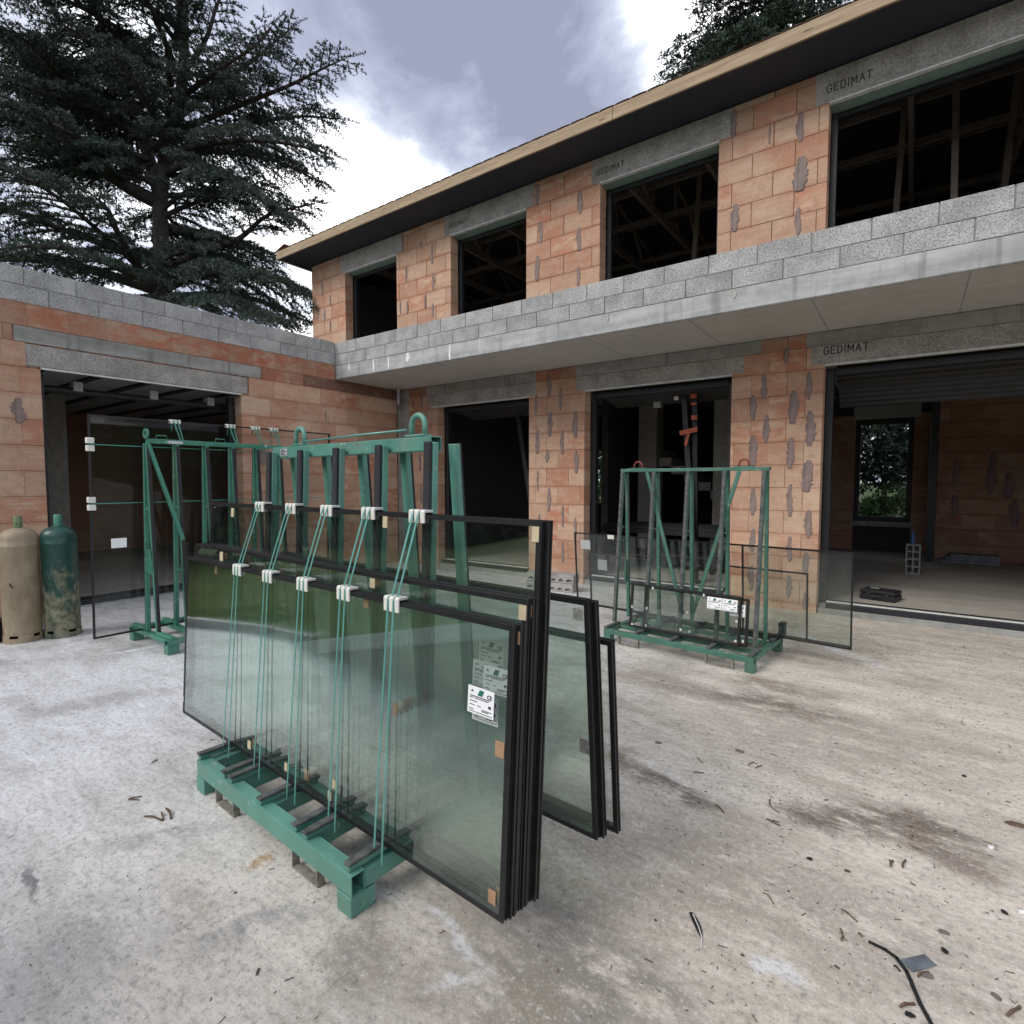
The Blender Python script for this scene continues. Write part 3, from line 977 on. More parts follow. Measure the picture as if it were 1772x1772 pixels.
lintel(-7.62, -5.10, LB, LT); lintel(-4.34, -1.83, LB, LT); lintel(-1.05, XR, LB, LT, stamp=(-0.905, 3.135, 0.115))
for a, c in ((-7.75, -5.10), (-4.45, -1.62), (-1.20, XR)):
    HMB().box((a + 0.1, YF - 0.006, LT), (c, YF + TH, ZS0 - 0.006)).build('tie_beam', M['cast'], house, 0.003)
stamps = [(-10.1, 6.25, 0.10), (-7.02, 6.225, 0.105), (-4.0, 6.22, 0.11), (-0.96, 6.215, 0.115)]
for i, (a, c) in enumerate(WINS):
    lintel(a - 0.15, c + 0.15, UB, UT, stamp=stamps[i] if i else None)
    HMB().box((a + 0.002, YF + 0.055, UB - 0.004), (c - 0.002, YF + 0.34, UB + 0.014)).build('shutter_box_underside', M['greenboard'], house)

# window and door guides, shutters, thresholds
for a, c in WINS:
    fr = HMB()
    fr.box((a + 0.004, YF + TH + 0.02, 3.70), (a + 0.07, YF + TH + 0.10, UB - 0.01))
    fr.box((c - 0.07, YF + TH + 0.02, 3.70), (c - 0.004, YF + TH + 0.10, UB - 0.01))
    fr.box((a + 0.075, YF + TH + 0.03, UB - 0.07), (c - 0.075, YF + TH + 0.09, UB - 0.012))
    fr.build('window_frame', M['frame'], house, 0.003)
for i, (a, c) in enumerate(DOORS):
    fr = HMB()
    fr.box((a + 0.004, YF + TH + 0.01, FLOOR + 0.002), (a + 0.085, YF + TH + 0.12, LB - 0.005))
    fr.box((c - 0.085, YF + TH + 0.01, FLOOR + 0.002), (c - 0.004, YF + TH + 0.12, LB - 0.005))
    fr.box((a + 0.09, YF + TH + 0.01, LB - 0.09), (c - 0.09, YF + TH + 0.12, LB - 0.006))
    fr.box((a + 0.09, YF + 0.02, FLOOR - 0.03), (c - 0.09, YF + TH + 0.12, FLOOR + 0.03))
    d = fr.build('door_frame', M['frame'], house, 0.003)
    HMB().box((a + 0.09, YF + 0.10, FLOOR + 0.032), (c - 0.09, YF + 0.16, FLOOR + 0.042)).build('threshold_strip', M['white'], d)
    HMB().box((a + 0.01, YF + 0.012, -0.12), (c - 0.01, YF + TH - 0.03, FLOOR - 0.032)).build('threshold_riser', M['cast'], house, 0.004)
    sh = HMB().box((a + 0.1, YF + TH + 0.14, LB - 0.02), (c - 0.1, YF + TH + 0.40, LB + 0.2)).build('shutter_housing', M['slat'], house)
    # slats of the ceiling-parked roller shutter, one behind the other
    for k in range(8):
        y0 = YF + TH + 0.16 + k * 0.085
        s = MB()
        z0 = LB - 0.03 - 0.052 * k if i == 2 else LB - 0.05 - 0.014 * k
        s.prism([(y0 - HB[1], z0), (y0 - HB[1] + 0.07, z0 - 0.014), (y0 - HB[1] + 0.078, z0 + 0.012), (y0 - HB[1] + 0.01, z0 + 0.042)], 0, a + 0.09 - HB[0], c - 0.09 - HB[0])
        s.build('shutter_slat', M['slat'], sh)

# cantilevered slab and its parapet
slab = HMB().box((XL, YS, ZS0), (XR, YF + TH, ZS1 - 0.002)).build('balcony_slab', M['slab_face'], house, 0.008)
HMB().box((XL + 0.03, YS + 0.03, ZS0 - 0.004), (XR, YF - 0.03, ZS0 - 0.0005)).build('slab_underside', M['slab_under'], slab)
for x in (-6.0, -3.42, -2.1, -0.87, 0.36):
    HMB().box((x, YS + 0.05, ZS0 - 0.0055), (x + 0.012, YF - 0.05, ZS0 - 0.0035)).build('board_joint', M['block_joint'], slab)
for px, w, h in ((605, .04, .12), (647, .05, .22), (673, .05, .22), (706, .09, .16), (779, .05, .24), (1052, .03, .10), (1270, .05, .10)):
    d = ray(px, 640 if px < 800 else 560); p = Vector((0, 0, EYE)) + d * (YS / d.y)
    smear_obj(slab, 'x', YS - 0.002, p.x, ZS1 - h / 2 - 0.005, w, h, HB, 'lime' if px < 900 else 'slab_under', 'lime_run')
par = HMB().box((XL + 0.01, YS + 0.012, ZS1), (XR, YS + TH - 0.012, ZP - 0.012)).build('parapet', M['block_joint'], house)
lay(par, 'x', YS, XL, XR, [(ZS1, ZS1 + 0.2), (ZS1 + 0.2, ZP)], 0.5, M['block'], 0.34, base=HB, name='block', gap=0.005, off=0.5)

# roof: soffit, fascia, tile edge, covering
YE, XE = 7.06, -11.53
ZE0 = UT + 0.002
HMB().box((XE + 0.04, YE + 0.035, ZE0 + 0.012), (XR, YF + 0.01, ZE0 + 0.03)).build('soffit', M['soffit'], house)
HMB().box((XE + 0.04, YF + 0.012, ZE0 + 0.012), (XU + 0.02, YB, ZE0 + 0.03)).build('soffit', M['soffit'], house)
x = XE
for L in (3.9, 4.2, 3.7, 3.4):
    HMB().box((x + 0.003, YE, ZE0), (min(x + L, XR) - 0.003, YE + 0.03, ZE0 + 0.170)).build('fascia_board', M['fascia'], house, 0.003)
    x += L
HMB().box((XE, YE + 0.035, ZE0), (XE + 0.03, YB, ZE0 + 0.170)).build('fascia_board', M['fascia'], house, 0.003)
zr0, slope = ZE0 + 0.180, 0.26
ridge_y = (YE + YB + 0.5) / 2
zr = zr0 + slope * (ridge_y - YE)
hipx = XE + (ridge_y - YE)
rf = MB()
def P(x, y, z): return hx((x, y, z))
rf.add([P(XE - .0, YE + .01, zr0), P(XR, YE + .01, zr0), P(XR, ridge_y, zr), P(hipx, ridge_y, zr), P(XE - .05, YB + .5, zr0), P(XR, YB + .5, zr0),
        P(XE - .0, YE + .01, zr0 - .008), P(XR, YE + .01, zr0 - .008), P(XR, YB + .5, zr0 - .03), P(XE - .05, YB + .5, zr0 - .03)],
       [(0, 1, 2, 3), (0, 3, 4), (4, 3, 2, 5), (0, 6, 7, 1), (0, 4, 9, 6), (1, 7, 8, 5, 2), (4, 5, 8, 9)])
roof = rf.build('roof', M['roof'], house)
ul = MB()
ul.add([P(XE + .1, YE + .1, zr0 - .045), P(XR, YE + .1, zr0 - .045), P(XR, ridge_y, zr - .06), P(hipx, ridge_y, zr - .06), P(XE + .1, YB + .4, zr0 - .045), P(XR, YB + .4, zr0 - .045)],
       [(0, 1, 2, 3), (0, 3, 4), (4, 3, 2, 5)])
ul.build('roof_underlay', M['soffit'], roof)
tm = MB()
n = 8
tp = [(0.11 * math.cos(PI * k / n), 0.009 * math.sin(PI * k / n)) for k in range(n + 1)]
tm.add([(x_, 0, z_) for x_, z_ in tp] + [(x_, 0.40, z_ + 0.10) for x_, z_ in tp] + [(x_ * .86, 0, z_ * .78 - .004) for x_, z_ in tp],
       [(k, k + 1, n + 2 + k, n + 1 + k) for k in range(n)] + [(k, 2 * n + 2 + k, 2 * n + 3 + k, k + 1) for k in range(n)])
tile_me = tm.mesh('roof_tile', M['tile'])
tile_red_me = tm.mesh('roof_tile', M['tile_red'])
for k in range(66):
    link('roof_tile', tile_me, roof, hx((XE + 0.04 + 0.228 * k, YE - 0.012, zr0 - 0.006)), (0, 0, random.uniform(-.02, .02)))
for k in range(30):
    link('roof_tile', tile_red_me, roof, hx((XE - 0.085, YE + 0.10 + 0.228 * k, zr0 - 0.012)), (0, 0, -PI / 2))

# house interior shells
HMB().box((XL + 0.05, YF + 0.12, -0.1), (XR, YB, FLOOR - 0.001)).build('ground_floor', M['ifloor'], house)
HMB().box((XU + 0.2, YF + TH + 0.002, ZS0 + 0.02), (XR, YB, ZS1)).build('upper_floor', M['iconc'], house)
WX0, WX1, WZ0, WZ1 = -1.02, 0.02, 0.72, 2.93       # rear window seen through the right opening
GX0, GX1, GZ0, GZ1 = -7.75, -6.75, 0.95, 2.5       # rear window seen through the middle opening
rw = HMB()
Yb0, Yb1 = YB, YB + 0.2
xs = [XL - 2.8, GX0, GX1, WX0, WX1, XR]
rw.box((XU, Yb0, -0.1), (GX0, Yb1, ZS1)); rw.box((GX1, Yb0, -0.1), (WX0, Yb1, ZS1)); rw.box((WX1, Yb0, -0.1), (XR, Yb1, ZS1))
rw.box((GX0, Yb0, -0.1), (GX1, Yb1, GZ0)); rw.box((GX0, Yb0, GZ1), (GX1, Yb1, ZS1))
rw.box((WX0, Yb0, -0.1), (WX1, Yb1, WZ0)); rw.box((WX0, Yb0, WZ1), (WX1, Yb1, ZS1))
rw.box((XU, Yb0, ZS1), (XR, Yb1, UT))
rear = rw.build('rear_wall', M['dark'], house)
lay(rear, 'x', Yb0 - 0.06, -2.6, WX0 - 0.01, [(FLOOR + .3 * i, FLOOR + .3 * i + .3) for i in range(10)], 0.5, M['ibrick'], 0.2, T=0.055, base=HB)
lay(rear, 'x', Yb0 - 0.06, WX1 + 0.01, 3.4, [(FLOOR + .3 * i, FLOOR + .3 * i + .3) for i in range(10)], 0.5, M['ibrick'], 0.4, T=0.055, base=HB)
wf = HMB()
for a0, c0 in (((WX0, WZ0), (WX0 + .09, WZ1)), ((WX1 - .09, WZ0), (WX1, WZ1)), ((WX0 + .09, WZ0), (WX1 - .09, WZ0 + .09)), ((WX0 + .09, WZ1 - .09), (WX1 - .09, WZ1))):
    wf.box((a0[0], Yb0 + .02, a0[1]), (c0[0], Yb0 + .10, c0[1]))
rwin = wf.build('rear_window', M['frame'], house)
HMB().box((WX0 + .09, Yb0 + .05, WZ0 + .09), (WX1 - .09, Yb0 + .07, WZ1 - .09)).build('pane', M['glassC'], rwin)
HMB().box((WX0 - 0.05, Yb0 - 0.10, WZ1 + 0.02), (WX1 + 0.12, Yb0 - 0.062, WZ1 + 0.30)).build('shutter_box', M['pale'], house)
HMB().box((WX0 - 0.05, Yb0 - 0.16, WZ0 - 0.12), (WX1 + 0.05, Yb0 - 0.062, WZ0 - 0.02)).build('window_sill', M['iconc'], house)
# side and party walls
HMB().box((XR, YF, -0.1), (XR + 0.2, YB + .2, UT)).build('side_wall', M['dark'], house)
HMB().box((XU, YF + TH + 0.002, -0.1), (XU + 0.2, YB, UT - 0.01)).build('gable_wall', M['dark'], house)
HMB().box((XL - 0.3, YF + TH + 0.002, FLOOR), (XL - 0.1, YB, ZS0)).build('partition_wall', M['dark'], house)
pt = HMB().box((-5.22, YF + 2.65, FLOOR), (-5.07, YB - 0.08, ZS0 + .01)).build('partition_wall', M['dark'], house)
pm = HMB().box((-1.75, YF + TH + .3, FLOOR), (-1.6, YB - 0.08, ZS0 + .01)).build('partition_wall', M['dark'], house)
# rear plastered partition beyond the steel post in the right-hand room
pr = HMB().box((0.42, 13.9, FLOOR), (XR - 0.01, 14.05, ZS0 + .01)).build('partition_wall', M['joint'], house)
lay(pr, 'x', 13.86, 0.43, 3.5, [(FLOOR + .3 * i, FLOOR + .3 * i + .3) for i in range(11)], 0.5, M['ibrick'], 0.2, T=0.038, base=HB)
for u, z, w, h in ((1.25, 1.75, .2, .8), (1.5, 1.5, .2, .5), (2.0, 1.5, .22, 1.0), (1.6, 1.0, .18, .5), (1.8, 1.0, .12, .45), (0.72, 1.75, .14, .5), (0.72, 1.1, .14, .45), (2.4, 1.1, .18, .5)):
    smear_obj(pr, 'x', 13.858, u, z, w, h, HB)
HMB().box((0.28, 13.2, FLOOR), (0.40, 13.32, ZS0)).build('steel_post', M['frame'], house)
HMB().box((-4.75, 11.2, FLOOR), (-4.35, 11.6, ZS0)).build('interior_column', M['iconc'], house)
HMB().box((-2.95, 10.4, FLOOR), (-2.45, 10.6, ZS0)).build('interior_column', M['iconc'], house)
# stair soffit: steps rising to the left behind the middle opening
stp = HMB()
for k in range(10):
    stp.box((-1.9 - 0.27 * (k + 1), 11.3, FLOOR + 0.17 * k + 0.5), (-1.9 - 0.27 * k, 12.3, FLOOR + 0.17 * (k + 1) + 0.5))
stp.build('stair', M['iconc'], house)
# ceiling planks over the ground floor
for k in range(12):
    x0 = XL + 0.1 + k * 1.0
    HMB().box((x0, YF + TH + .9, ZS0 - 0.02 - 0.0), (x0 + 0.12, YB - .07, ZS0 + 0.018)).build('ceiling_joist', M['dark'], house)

# roof trusses over the upper floor
for k in range(11):
    x = -10.4 + 1.28 * k
    t = MB()
    y0, y1, yr = YF + .25, YB - .05, ridge_y
    zb = UT + 0.10
    def q(y, z): return hx((x, y, z))
    def ztop(y): return zr0 - 0.10 + slope * (min(y, 2 * ridge_y - y) - YE)
    t.beam(q(y0, zb), q(y1, zb), 0.06, 0.14)
    t.beam(q(YE + .2, ztop(YE + .2)), q(yr, ztop(yr)), 0.06, 0.14)
    t.beam(q(YB + .3, ztop(YB + .3)), q(yr, ztop(yr)), 0.06, 0.14)
    ys = [y0 + (y1 - y0) * f for f in (0.08, 0.28, 0.5, 0.72, 0.92)]
    t.beam(q(ys[1], zb), q((ys[0] + ys[1]) / 2, ztop((ys[0] + ys[1]) / 2)), 0.05, 0.09)
    t.beam(q(ys[1], zb), q(yr - .9, ztop(yr - .9)), 0.05, 0.09)
    t.beam(q(ys[2], zb), q(yr, ztop(yr)), 0.05, 0.09)
    t.beam(q(ys[3], zb), q(yr + .9, ztop(yr + .9)), 0.05, 0.09)
    t.beam(q(ys[2] - .5, zb), q(ys[2] + .7, ztop(ys[2] + .7)), 0.05, 0.09)
    t.build('roof_truss', M['truss'], house)
for k in range(7):
    y = YF + .9 + k * 0.95
    z = zr0 - 0.2 + slope * (min(y, 2 * ridge_y - y) - YE)
    HMB().box((XU + .3, y, z - .35 if k % 2 else UT + 0.18), (XR, y + 0.05, (z - .35 if k % 2 else UT + .18) + .09)).build('bracing_batten', M['truss'], house)
# a few upright studs and diagonal props inside the upper rooms
for x, y, lean in ((-0.35, 9.4, 0.12), (0.35, 9.0, -0.05), (0.75, 9.6, 0.2), (-3.2, 9.6, .1), (-2.6, 9.9, -.2), (-6.3, 9.4, .1), (-5.8, 9.8, -.15)):
    MB().beam(hx((x, y, ZS1 + .01)), hx((x + lean, y + .2, 6.9)), 0.07, 0.07).build('timber_prop', M['truss'], house)


# ------------------------------------------------------------------ the single-storey wing on the left
WB = (XL, 4.0, 0.0)
wing = thing('flat_roofed_wing', 'single storey brick wing with grey block parapet and wide doorway, left of the house', 'building', WB)
WY0, WY1 = 0.3, YF - 0.02
DY0, DY1 = 2.10, 4.53


class WMB(HMB):
    def __init__(self): super().__init__(WB)


HW = 0.3035
w_rows = [(2.93 - HW * (i + 1), 2.93 - HW * i) for i in range(9, -1, -1)]
core = WMB()
core.box((XL - TH + .01, WY0 + .01, -0.12), (XL - 0.010, DY0 - .012, ZS1 - .01))
core.box((XL - TH + .01, DY1 + .012, -0.12), (XL - 0.010, WY1 - .005, ZS1 - .01))
core.box((XL - TH + .01, DY0 - .012, 2.95), (XL - 0.010, DY1 + .012, ZS1 - .01))
wwall = core.build('front_wall', M['joint'], wing)
lay(wwall, 'y', XL, WY0, DY0, w_rows, 0.5, M['brick'], 0.3, base=WB)
lay(wwall, 'y', XL, DY1, WY1, w_rows, 0.5, M['brick'], 0.55, base=WB)
lay(wwall, 'y', XL, WY0, 1.97, [(2.93, 3.22)], 0.5, M['brick'], 0.1, base=WB)
lay(wwall, 'y', XL, 4.66, WY1, [(2.93, 3.22)], 0.43, M['brick'], 0.0, base=WB, mats=lambda r: M['brick'])
lay(wwall, 'y', XL, WY0, 1.86, [(3.22, 3.405)], 0.25, M['brick_red'], 0.1, base=WB)
lay(wwall, 'y', XL, 4.88, 5.62, [(3.22, 3.405)], 0.25, M['brick_red'], 0.0, base=WB)
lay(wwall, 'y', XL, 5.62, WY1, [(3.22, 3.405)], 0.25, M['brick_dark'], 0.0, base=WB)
lay(wwall, 'y', XL, WY0, YS - .003, [(3.405, 3.675)], 0.39, M['brick_red'], 0.64, base=WB)
WMB().box((XL - TH, YS + .001, 3.41), (XL - .02, WY1, ZP)).build('slab_bearing', M['cast'], wing)
wp = WMB().box((XL - TH + .012, WY0, 3.675), (XL - .012, YS - .003, ZP + .008)).build('parapet', M['block_joint'], wing)
lay(wp, 'y', XL, WY0, YS - .003, [(3.675, 3.875), (3.875, ZP + .02)], 0.5, M['block'], 0.18, base=WB, name='block', gap=0.005, off=0.45)
o = WMB().box((XL - TH, 1.97, 2.95), (XL + .006, 4.64, 3.205)).build('lintel', M['lintel'], wing, 0.012)
WMB().box((XL - .05, 2.10, 2.928), (XL + .014, 4.53, 2.948)).build('lintel_edge', M['angle'], o)
WMB().box((XL - TH, 1.87, 3.222), (XL + .004, 4.86, 3.402)).build('tie_beam', M['cast'], wing, 0.004)
for u, z, w, h in ((1.88, 2.42, .16, .30), (6.75, 2.25, .05, .26), (7.2, 2.32, .05, .2), (6.05, 2.75, .04, .2), (5.0, 1.55, .2, .5), (4.85, 2.0, .18, .3)):
    smear_obj(wwall, 'y', XL + .001, u, z, w, h, WB)
# door guides, threshold, interior
fr = WMB()
fr.box((XL - TH - .12, DY0 + .004, FLOOR), (XL - TH - .02, DY0 + .08, 2.9)); fr.box((XL - TH - .12, DY1 - .08, FLOOR), (XL - TH - .02, DY1 - .004, 2.9))
fr.box((XL - TH - .12, DY0 + .085, FLOOR - .03), (XL - .03, DY1 - .085, FLOOR + .028))
fr.build('door_frame', M['frame'], wing, .003)
WMB().box((XL - TH, DY0 + .01, -.1), (XL - .012, DY1 - .01, FLOOR - .032)).build('threshold_riser', M['cast'], wing, .004)
WMB().box((-14.6, WY0, -.1), (XL - TH - .01, WY1, FLOOR - .001)).build('wing_floor', M['ifloor'], wing)
WMB().box((-14.8, WY0, -.1), (-14.6, WY1 + .0, 3.9)).build('wing_rear_wall', M['ibrick'], wing)
WMB().box((-14.6, WY0, -.1), (XL - TH - .01, WY0 + .2, 3.7)).build('wing_side_wall', M['ibrick'], wing)
WMB().box((-14.6, WY1 - .2, -.1), (XL - TH - .01, WY1, 3.7)).build('wing_side_wall', M['ibrick'], wing)
WMB().box((-14.6, WY0 + .2, 3.06), (XL - TH - .01, WY1 - .2, 3.40)).build('wing_ceiling', M['pale'], wing)
for k in range(9):
    y = 1.0 + k * 0.62
    WMB().box((-14.5, y, 3.03), (XL - TH - .3, y + .10, 3.058)).build('ceiling_joist', M['dark'], wing)
tb = MB().tube([(XL - .55 - WB[0], DY0 - .1 - WB[1], 2.78), (XL - .55 - WB[0], DY1 + .1 - WB[1], 2.78)], 0.045, 10).build('shutter_tube', M['frame'], wing)
for y in (2.55, 3.45, 4.25):
    WMB().box((XL - .63, y, 2.78), (XL - .47, y + .10, 2.90)).build('tube_bracket', M['pale'], tb)
WMB().box((-12.2, 2.7, FLOOR), (-12.0, 3.3, 3.3)).build('interior_column', M['iconc'], wing)

# short drain stub under the slab corner
MB().tube([(0, 0, 0), (0, 0, -0.32)], 0.045, 14).build('drain_stub', M['zinc'], house, loc=hx((XL + 0.2, YF - .16, ZS0 + .0)))
smooth_by_angle(bpy.data.objects['drain_stub'])


# ------------------------------------------------------------------ glass racks
def rack_frame(o, ang):
    a = R(ang)
    return Vector((o[0], o[1], 0)), a


def eye_ring(r, t, leg, n=10):
    """inverted-U lifting eye standing on z = 0"""
    pts = [(-r, 0, 0), (-r, 0, leg)]
    pts += [(-r * math.cos(PI * k / n), 0, leg + r * math.sin(PI * k / n)) for k in range(1, n)]
    pts += [(r, 0, leg), (r, 0, 0)]
    return MB().tube(pts, t, 8)


def fork_pocket(root, u0, u1, v, z, depth=0.032, mat='steel', t=0.006):
    b = MB()
    b.box((u0, v, 0.004), (u0 + t, v + depth, z)); b.box((u1 - t, v, 0.004), (u1, v + depth, z)); b.box((u0 + t, v, 0.004), (u1 - t, v + depth, 0.004 + t))
    return b.build('fork_pocket', M[mat], root)


def hollow_end(b, x, y0, y1, z0, z1, t=0.004, depth=0.03):
    pass


# --- rack A: nearest, mint green, loaded with tall glass on both sides
A_O, A_ANG = (-1.60, 1.217), -3.2
RA = thing('glass_rack', 'mint green steel glass rack nearest the camera, loaded with large panes on both sides', 'glass rack', (*A_O, 0), (0, 0, R(A_ANG)), 'green steel racks for glass')
LA, DA = 1.35, 0.96


def square_tube_x(u0, u1, v0, v1, z0, z1, t=0.005):
    """box section along u, open at its ends"""
    b = MB()
    b.box((u0, v0, z0), (u1, v0 + t, z1)); b.box((u0, v1 - t, z0), (u1, v1, z1))
    b.box((u0, v0 + t, z0), (u1, v1 - t, z0 + t)); b.box((u0, v0 + t, z1 - t), (u1, v1 - t, z1))
    return b


for v0, v1 in ((0, 0.06), (DA - 0.06, DA)):
    square_tube_x(-LA, 0.0, v0, v1, 0.078, 0.160).build('base_rail', M['paintA'], RA, 0.003)
for u0, u1 in ((-LA + .002, -LA + .07), (-1.05, -0.985), (-0.72, -0.67), (-0.40, -0.335), (-0.072, -0.002)):
    MB().box((u0, 0.061, 0.082), (u1, DA - 0.061, 0.150)).build('cross_member', M['paintA'], RA, 0.003)
for u0 in (-LA, -0.09):
    for v0, v1 in ((-0.004, 0.105), (DA - .105, DA + .004)):
        f = MB(); f.box((u0, v0, 0.0), (u0 + .09, v1, 0.0765)); f.build('foot', M['paintA'], RA, 0.003)
for u0, u1 in ((-1.145, -0.955), (-0.425, -0.235)):
    fork_pocket(RA, u0, u1, 0.004, 0.078); fork_pocket(RA, u0, u1, DA - .054, 0.078)
US = [-1.275, -0.955, -0.635, -0.315, 0.0]
for i, us in enumerate([(-1.335,), (-1.06, -0.985), (-0.70,), (-0.405, -0.325), (-0.035,)]):
    for u in us:
        for v0, v1 in ((0.0, 0.335), (DA - .335, DA)):
            s = MB().box((u - .013, v0 + .008, 0.161), (u + .013, v1, 0.183)).build('support_bar', M['paintA'], RA, 0.002)
            MB().box((u - .018, v0 + .002, 0.1835), (u + .018, v1 + .004, 0.197)).build('rubber_strip', M['rubber_worn'], s, 0.003)
    if len(us) == 2:
        pl = MB()
        for k in range(9):
            pl.box((us[0] + .019, 0.04 + k * .028, 0.152), (us[1] - .019, 0.052 + k * .028, 0.158))
        pl.build('toothed_plate', M['paintA'], RA)
ZT = 1.785
square_tube_x(-1.325, -0.03, 0.435, 0.497, 1.724, ZT).build('top_beam', M['paintA'], RA, 0.003)
PU = [-1.27, -0.95, -0.635, -0.31, 0.008]
for u in PU:
    for sgn in (1, -1):
        c = 0.4675
        v0, v1 = (.350, .4085) if sgn == 1 else (.648, .530)
        if u > 0: pass
        p0, p1 = Vector((u, v0, 0.150)), Vector((u, v1, 1.755))
        b = MB().beam(p0, p1, 0.044, 0.030)
        po = b.build('post', M['paintA'], RA, 0.003)
        n = Vector((0, -sgn, 0))
        MB().beam(p0 + n * .0235 + Vector((-.002, 0, .02)), p1 + n * .0235 + Vector((-.002, 0, .002)), 0.038, 0.015).build('rubber_strip', M['rubber'], po, 0.003)
# little hold-down arms that reach over the tall panes
for u in PU:
    MB().box((u - .055, 0.362, 1.452), (u + .022, 0.392, 1.466)).build('hold_down_arm', M['paintA'], RA, .002)
for u in (-1.09, -0.145):
    eye_ring(0.042, 0.0125, 0.055).build('lifting_eye', M['paintA'], RA, smooth=True, loc=(u, .468, ZT - .002))
    MB().box((u - .06, .44, ZT + .001), (u + .06, .497, ZT + .012)).build('eye_plate', M['paintA'], RA, .003)
MB().tube([(-1.02, .45, ZT + .022), (-.62, .45, ZT + .028), (-.60, .45, ZT + .03), (-.2, .45, ZT + .034)], 0.005, 6).build('hose', M['strap'], RA, smooth=True)
dp = MB().box((-1.235, 0.4305, 1.734), (-1.165, 0.4345, 1.774)).build('data_plate', M['plate'], RA)
pm_ = MB()
for k in range(4):
    pm_.box((-1.230, 0.4298, 1.738 + k * .009), (-1.170 - (k % 2) * .02, 0.4304, 1.7435 + k * .009))
pm_.build('print', M['ink'], dp)


# ------------------------------------------------------------------ sealed glazing units
def ce_label(parent, x, z, w=0.14, h=0.115, y=-0.0012, name='label', tilt=0.0):
    la = MB().box((-w / 2, -0.0006, -h / 2), (w / 2, 0.0006, h / 2)).build(name, M['paper'], parent, loc=(x, y, z), rot=(0, tilt, 0))
    b = MB()
    yy = -0.0009
    def bar(x0, x1, zz, t=0.0026): b.box((x0 * w, yy - .0003, zz * h), (x1 * w, yy, zz * h + t))
    bar(-.42, .36, .12, .0032); bar(-.42, -.28, .06); bar(-.22, .30, .06); bar(-.42, -.12, -.06); bar(-.42, -.22, -.20); bar(-.12, .02, -.20)
    bar(.30, .40, -.16, .009); bar(.05, .42, -.30); bar(.05, .30, -.35); bar(-.44, -.25, -.36); bar(-.44, .46, -.44, .0022)
    b.add([(-.40 * w, yy - .0003, .30 * h), (-.26 * w, yy - .0003, .30 * h), (-.33 * w, yy - .0003, .38 * h)], [(0, 1, 2)])
    b.build('print_lines', M['ink'], la)
    lg = MB().add([(-.13 * w, yy - .0004, .20 * h), (.06 * w, yy - .0004, .20 * h), (.13 * w, yy - .0004, .42 * h), (-.04 * w, yy - .0004, .42 * h)], [(0, 1, 2, 3)])
    lg.build('green_logo', M['logo'], la)
    text('ce_mark', 'CE', 0.17 * h * 1.15, M['ink'], la, (.24 * w, yy - .0004, .19 * h), (PI / 2, 0, 0), 0.0001, 0.0006)
    return la


def unit(name, label, world, u0, u1, z0, h, v, lean, T=0.024, border=0.017, glass='glassA', group=None, facing=1):
    """one sealed pane: edge seal frame round a glass slab. world = (origin, angle); lean in metres per metre, backwards (+v)"""
    (ox, oy), ang = world
    a = R(ang)
    uc = (u0 + u1) / 2
    w = u1 - u0
    loc = (ox + math.cos(a) * uc - math.sin(a) * v, oy + math.sin(a) * uc + math.cos(a) * v, z0)
    t = thing(name, label, 'glass pane', loc, (-math.atan(lean), 0, a), group)
    hw = w / 2
    gl = MB().box((-hw + border + .0005, .002, border + .0005), (hw - border - .0005, T - .002, h - border - .0005)).build('glass', M[glass], t)
    f = MB()
    for (xa, xb, za, zb) in ((-hw, -hw + border, 0, h), (hw - border, hw, 0, h), (-hw + border, hw - border, 0, border), (-hw + border, hw - border, h - border, h)):
        s = T / 3
        f.box((xa, 0, za), (xb, s - .0009, zb))
        e = .003
        f.box((xa + (e if xa == -hw else 0), s - .0009, za + (e if za == 0 else 0)), (xb - (e if xb == hw else 0), 2 * s + .0009, zb - (e if zb == h else 0)))
        f.box((xa, 2 * s + .0009, za), (xb, T, zb))
    f.build('edge_seal', M['spacer'], t)
    t['w'] = w; t['h'] = h
    return t


WA = (A_O, A_ANG)
GA = 'glass panes on the mint green rack'
LEAN = 0.058
front_specs = [
    ('large clear pane at the very front of the mint green rack, with a white label', -1.938, 0.592, 0.945),
    ('large pane directly behind the front pane, same height, its label half covered', -1.930, 0.602, 0.945),
    ('slightly taller pane, third from the front of the mint green rack', -1.945, 0.600, 1.020),
    ('slightly taller pane, fourth from the front of the mint green rack', -1.935, 0.606, 1.022),
    ('tallest kind of pane, second nearest the posts of the mint green rack', -1.900, 0.604, 1.270),
    ('tallest pane leaning directly on the posts at the front of the mint green rack', -1.892, 0.618, 1.272)]
front_units = []
for i, (lb, u0, u1, h) in enumerate(front_specs):
    front_units.append(unit('glazing_unit', lb, WA, u0, u1, 0.1985 + random.uniform(0, .002), h, 0.150 + i * 0.0272, LEAN, group=GA))


def onpane(i, u):                      # local x on pane i for rack coordinate u
    s = front_specs[i]
    return u - (s[1] + s[2]) / 2


for i_, (u_, z_) in enumerate(((.467, .675), (.464, .640), (.485, .732), (.410, .730), (.412, .800))):
    ce_label(front_units[i_], onpane(i_, u_), z_, .115, .090, tilt=R(random.uniform(-1.5, 1.5)))


def pads(t, spots, mat='cork', s=0.035, y=-0.0016):
    for x, z in spots:
        w2, h2 = s * random.uniform(.4, .55), s * random.uniform(.55, .75)
        MB().box((x - w2, y - .0006, z - h2), (x + w2, y + .0012, z + h2)).build('cork_pad', M[mat], t)


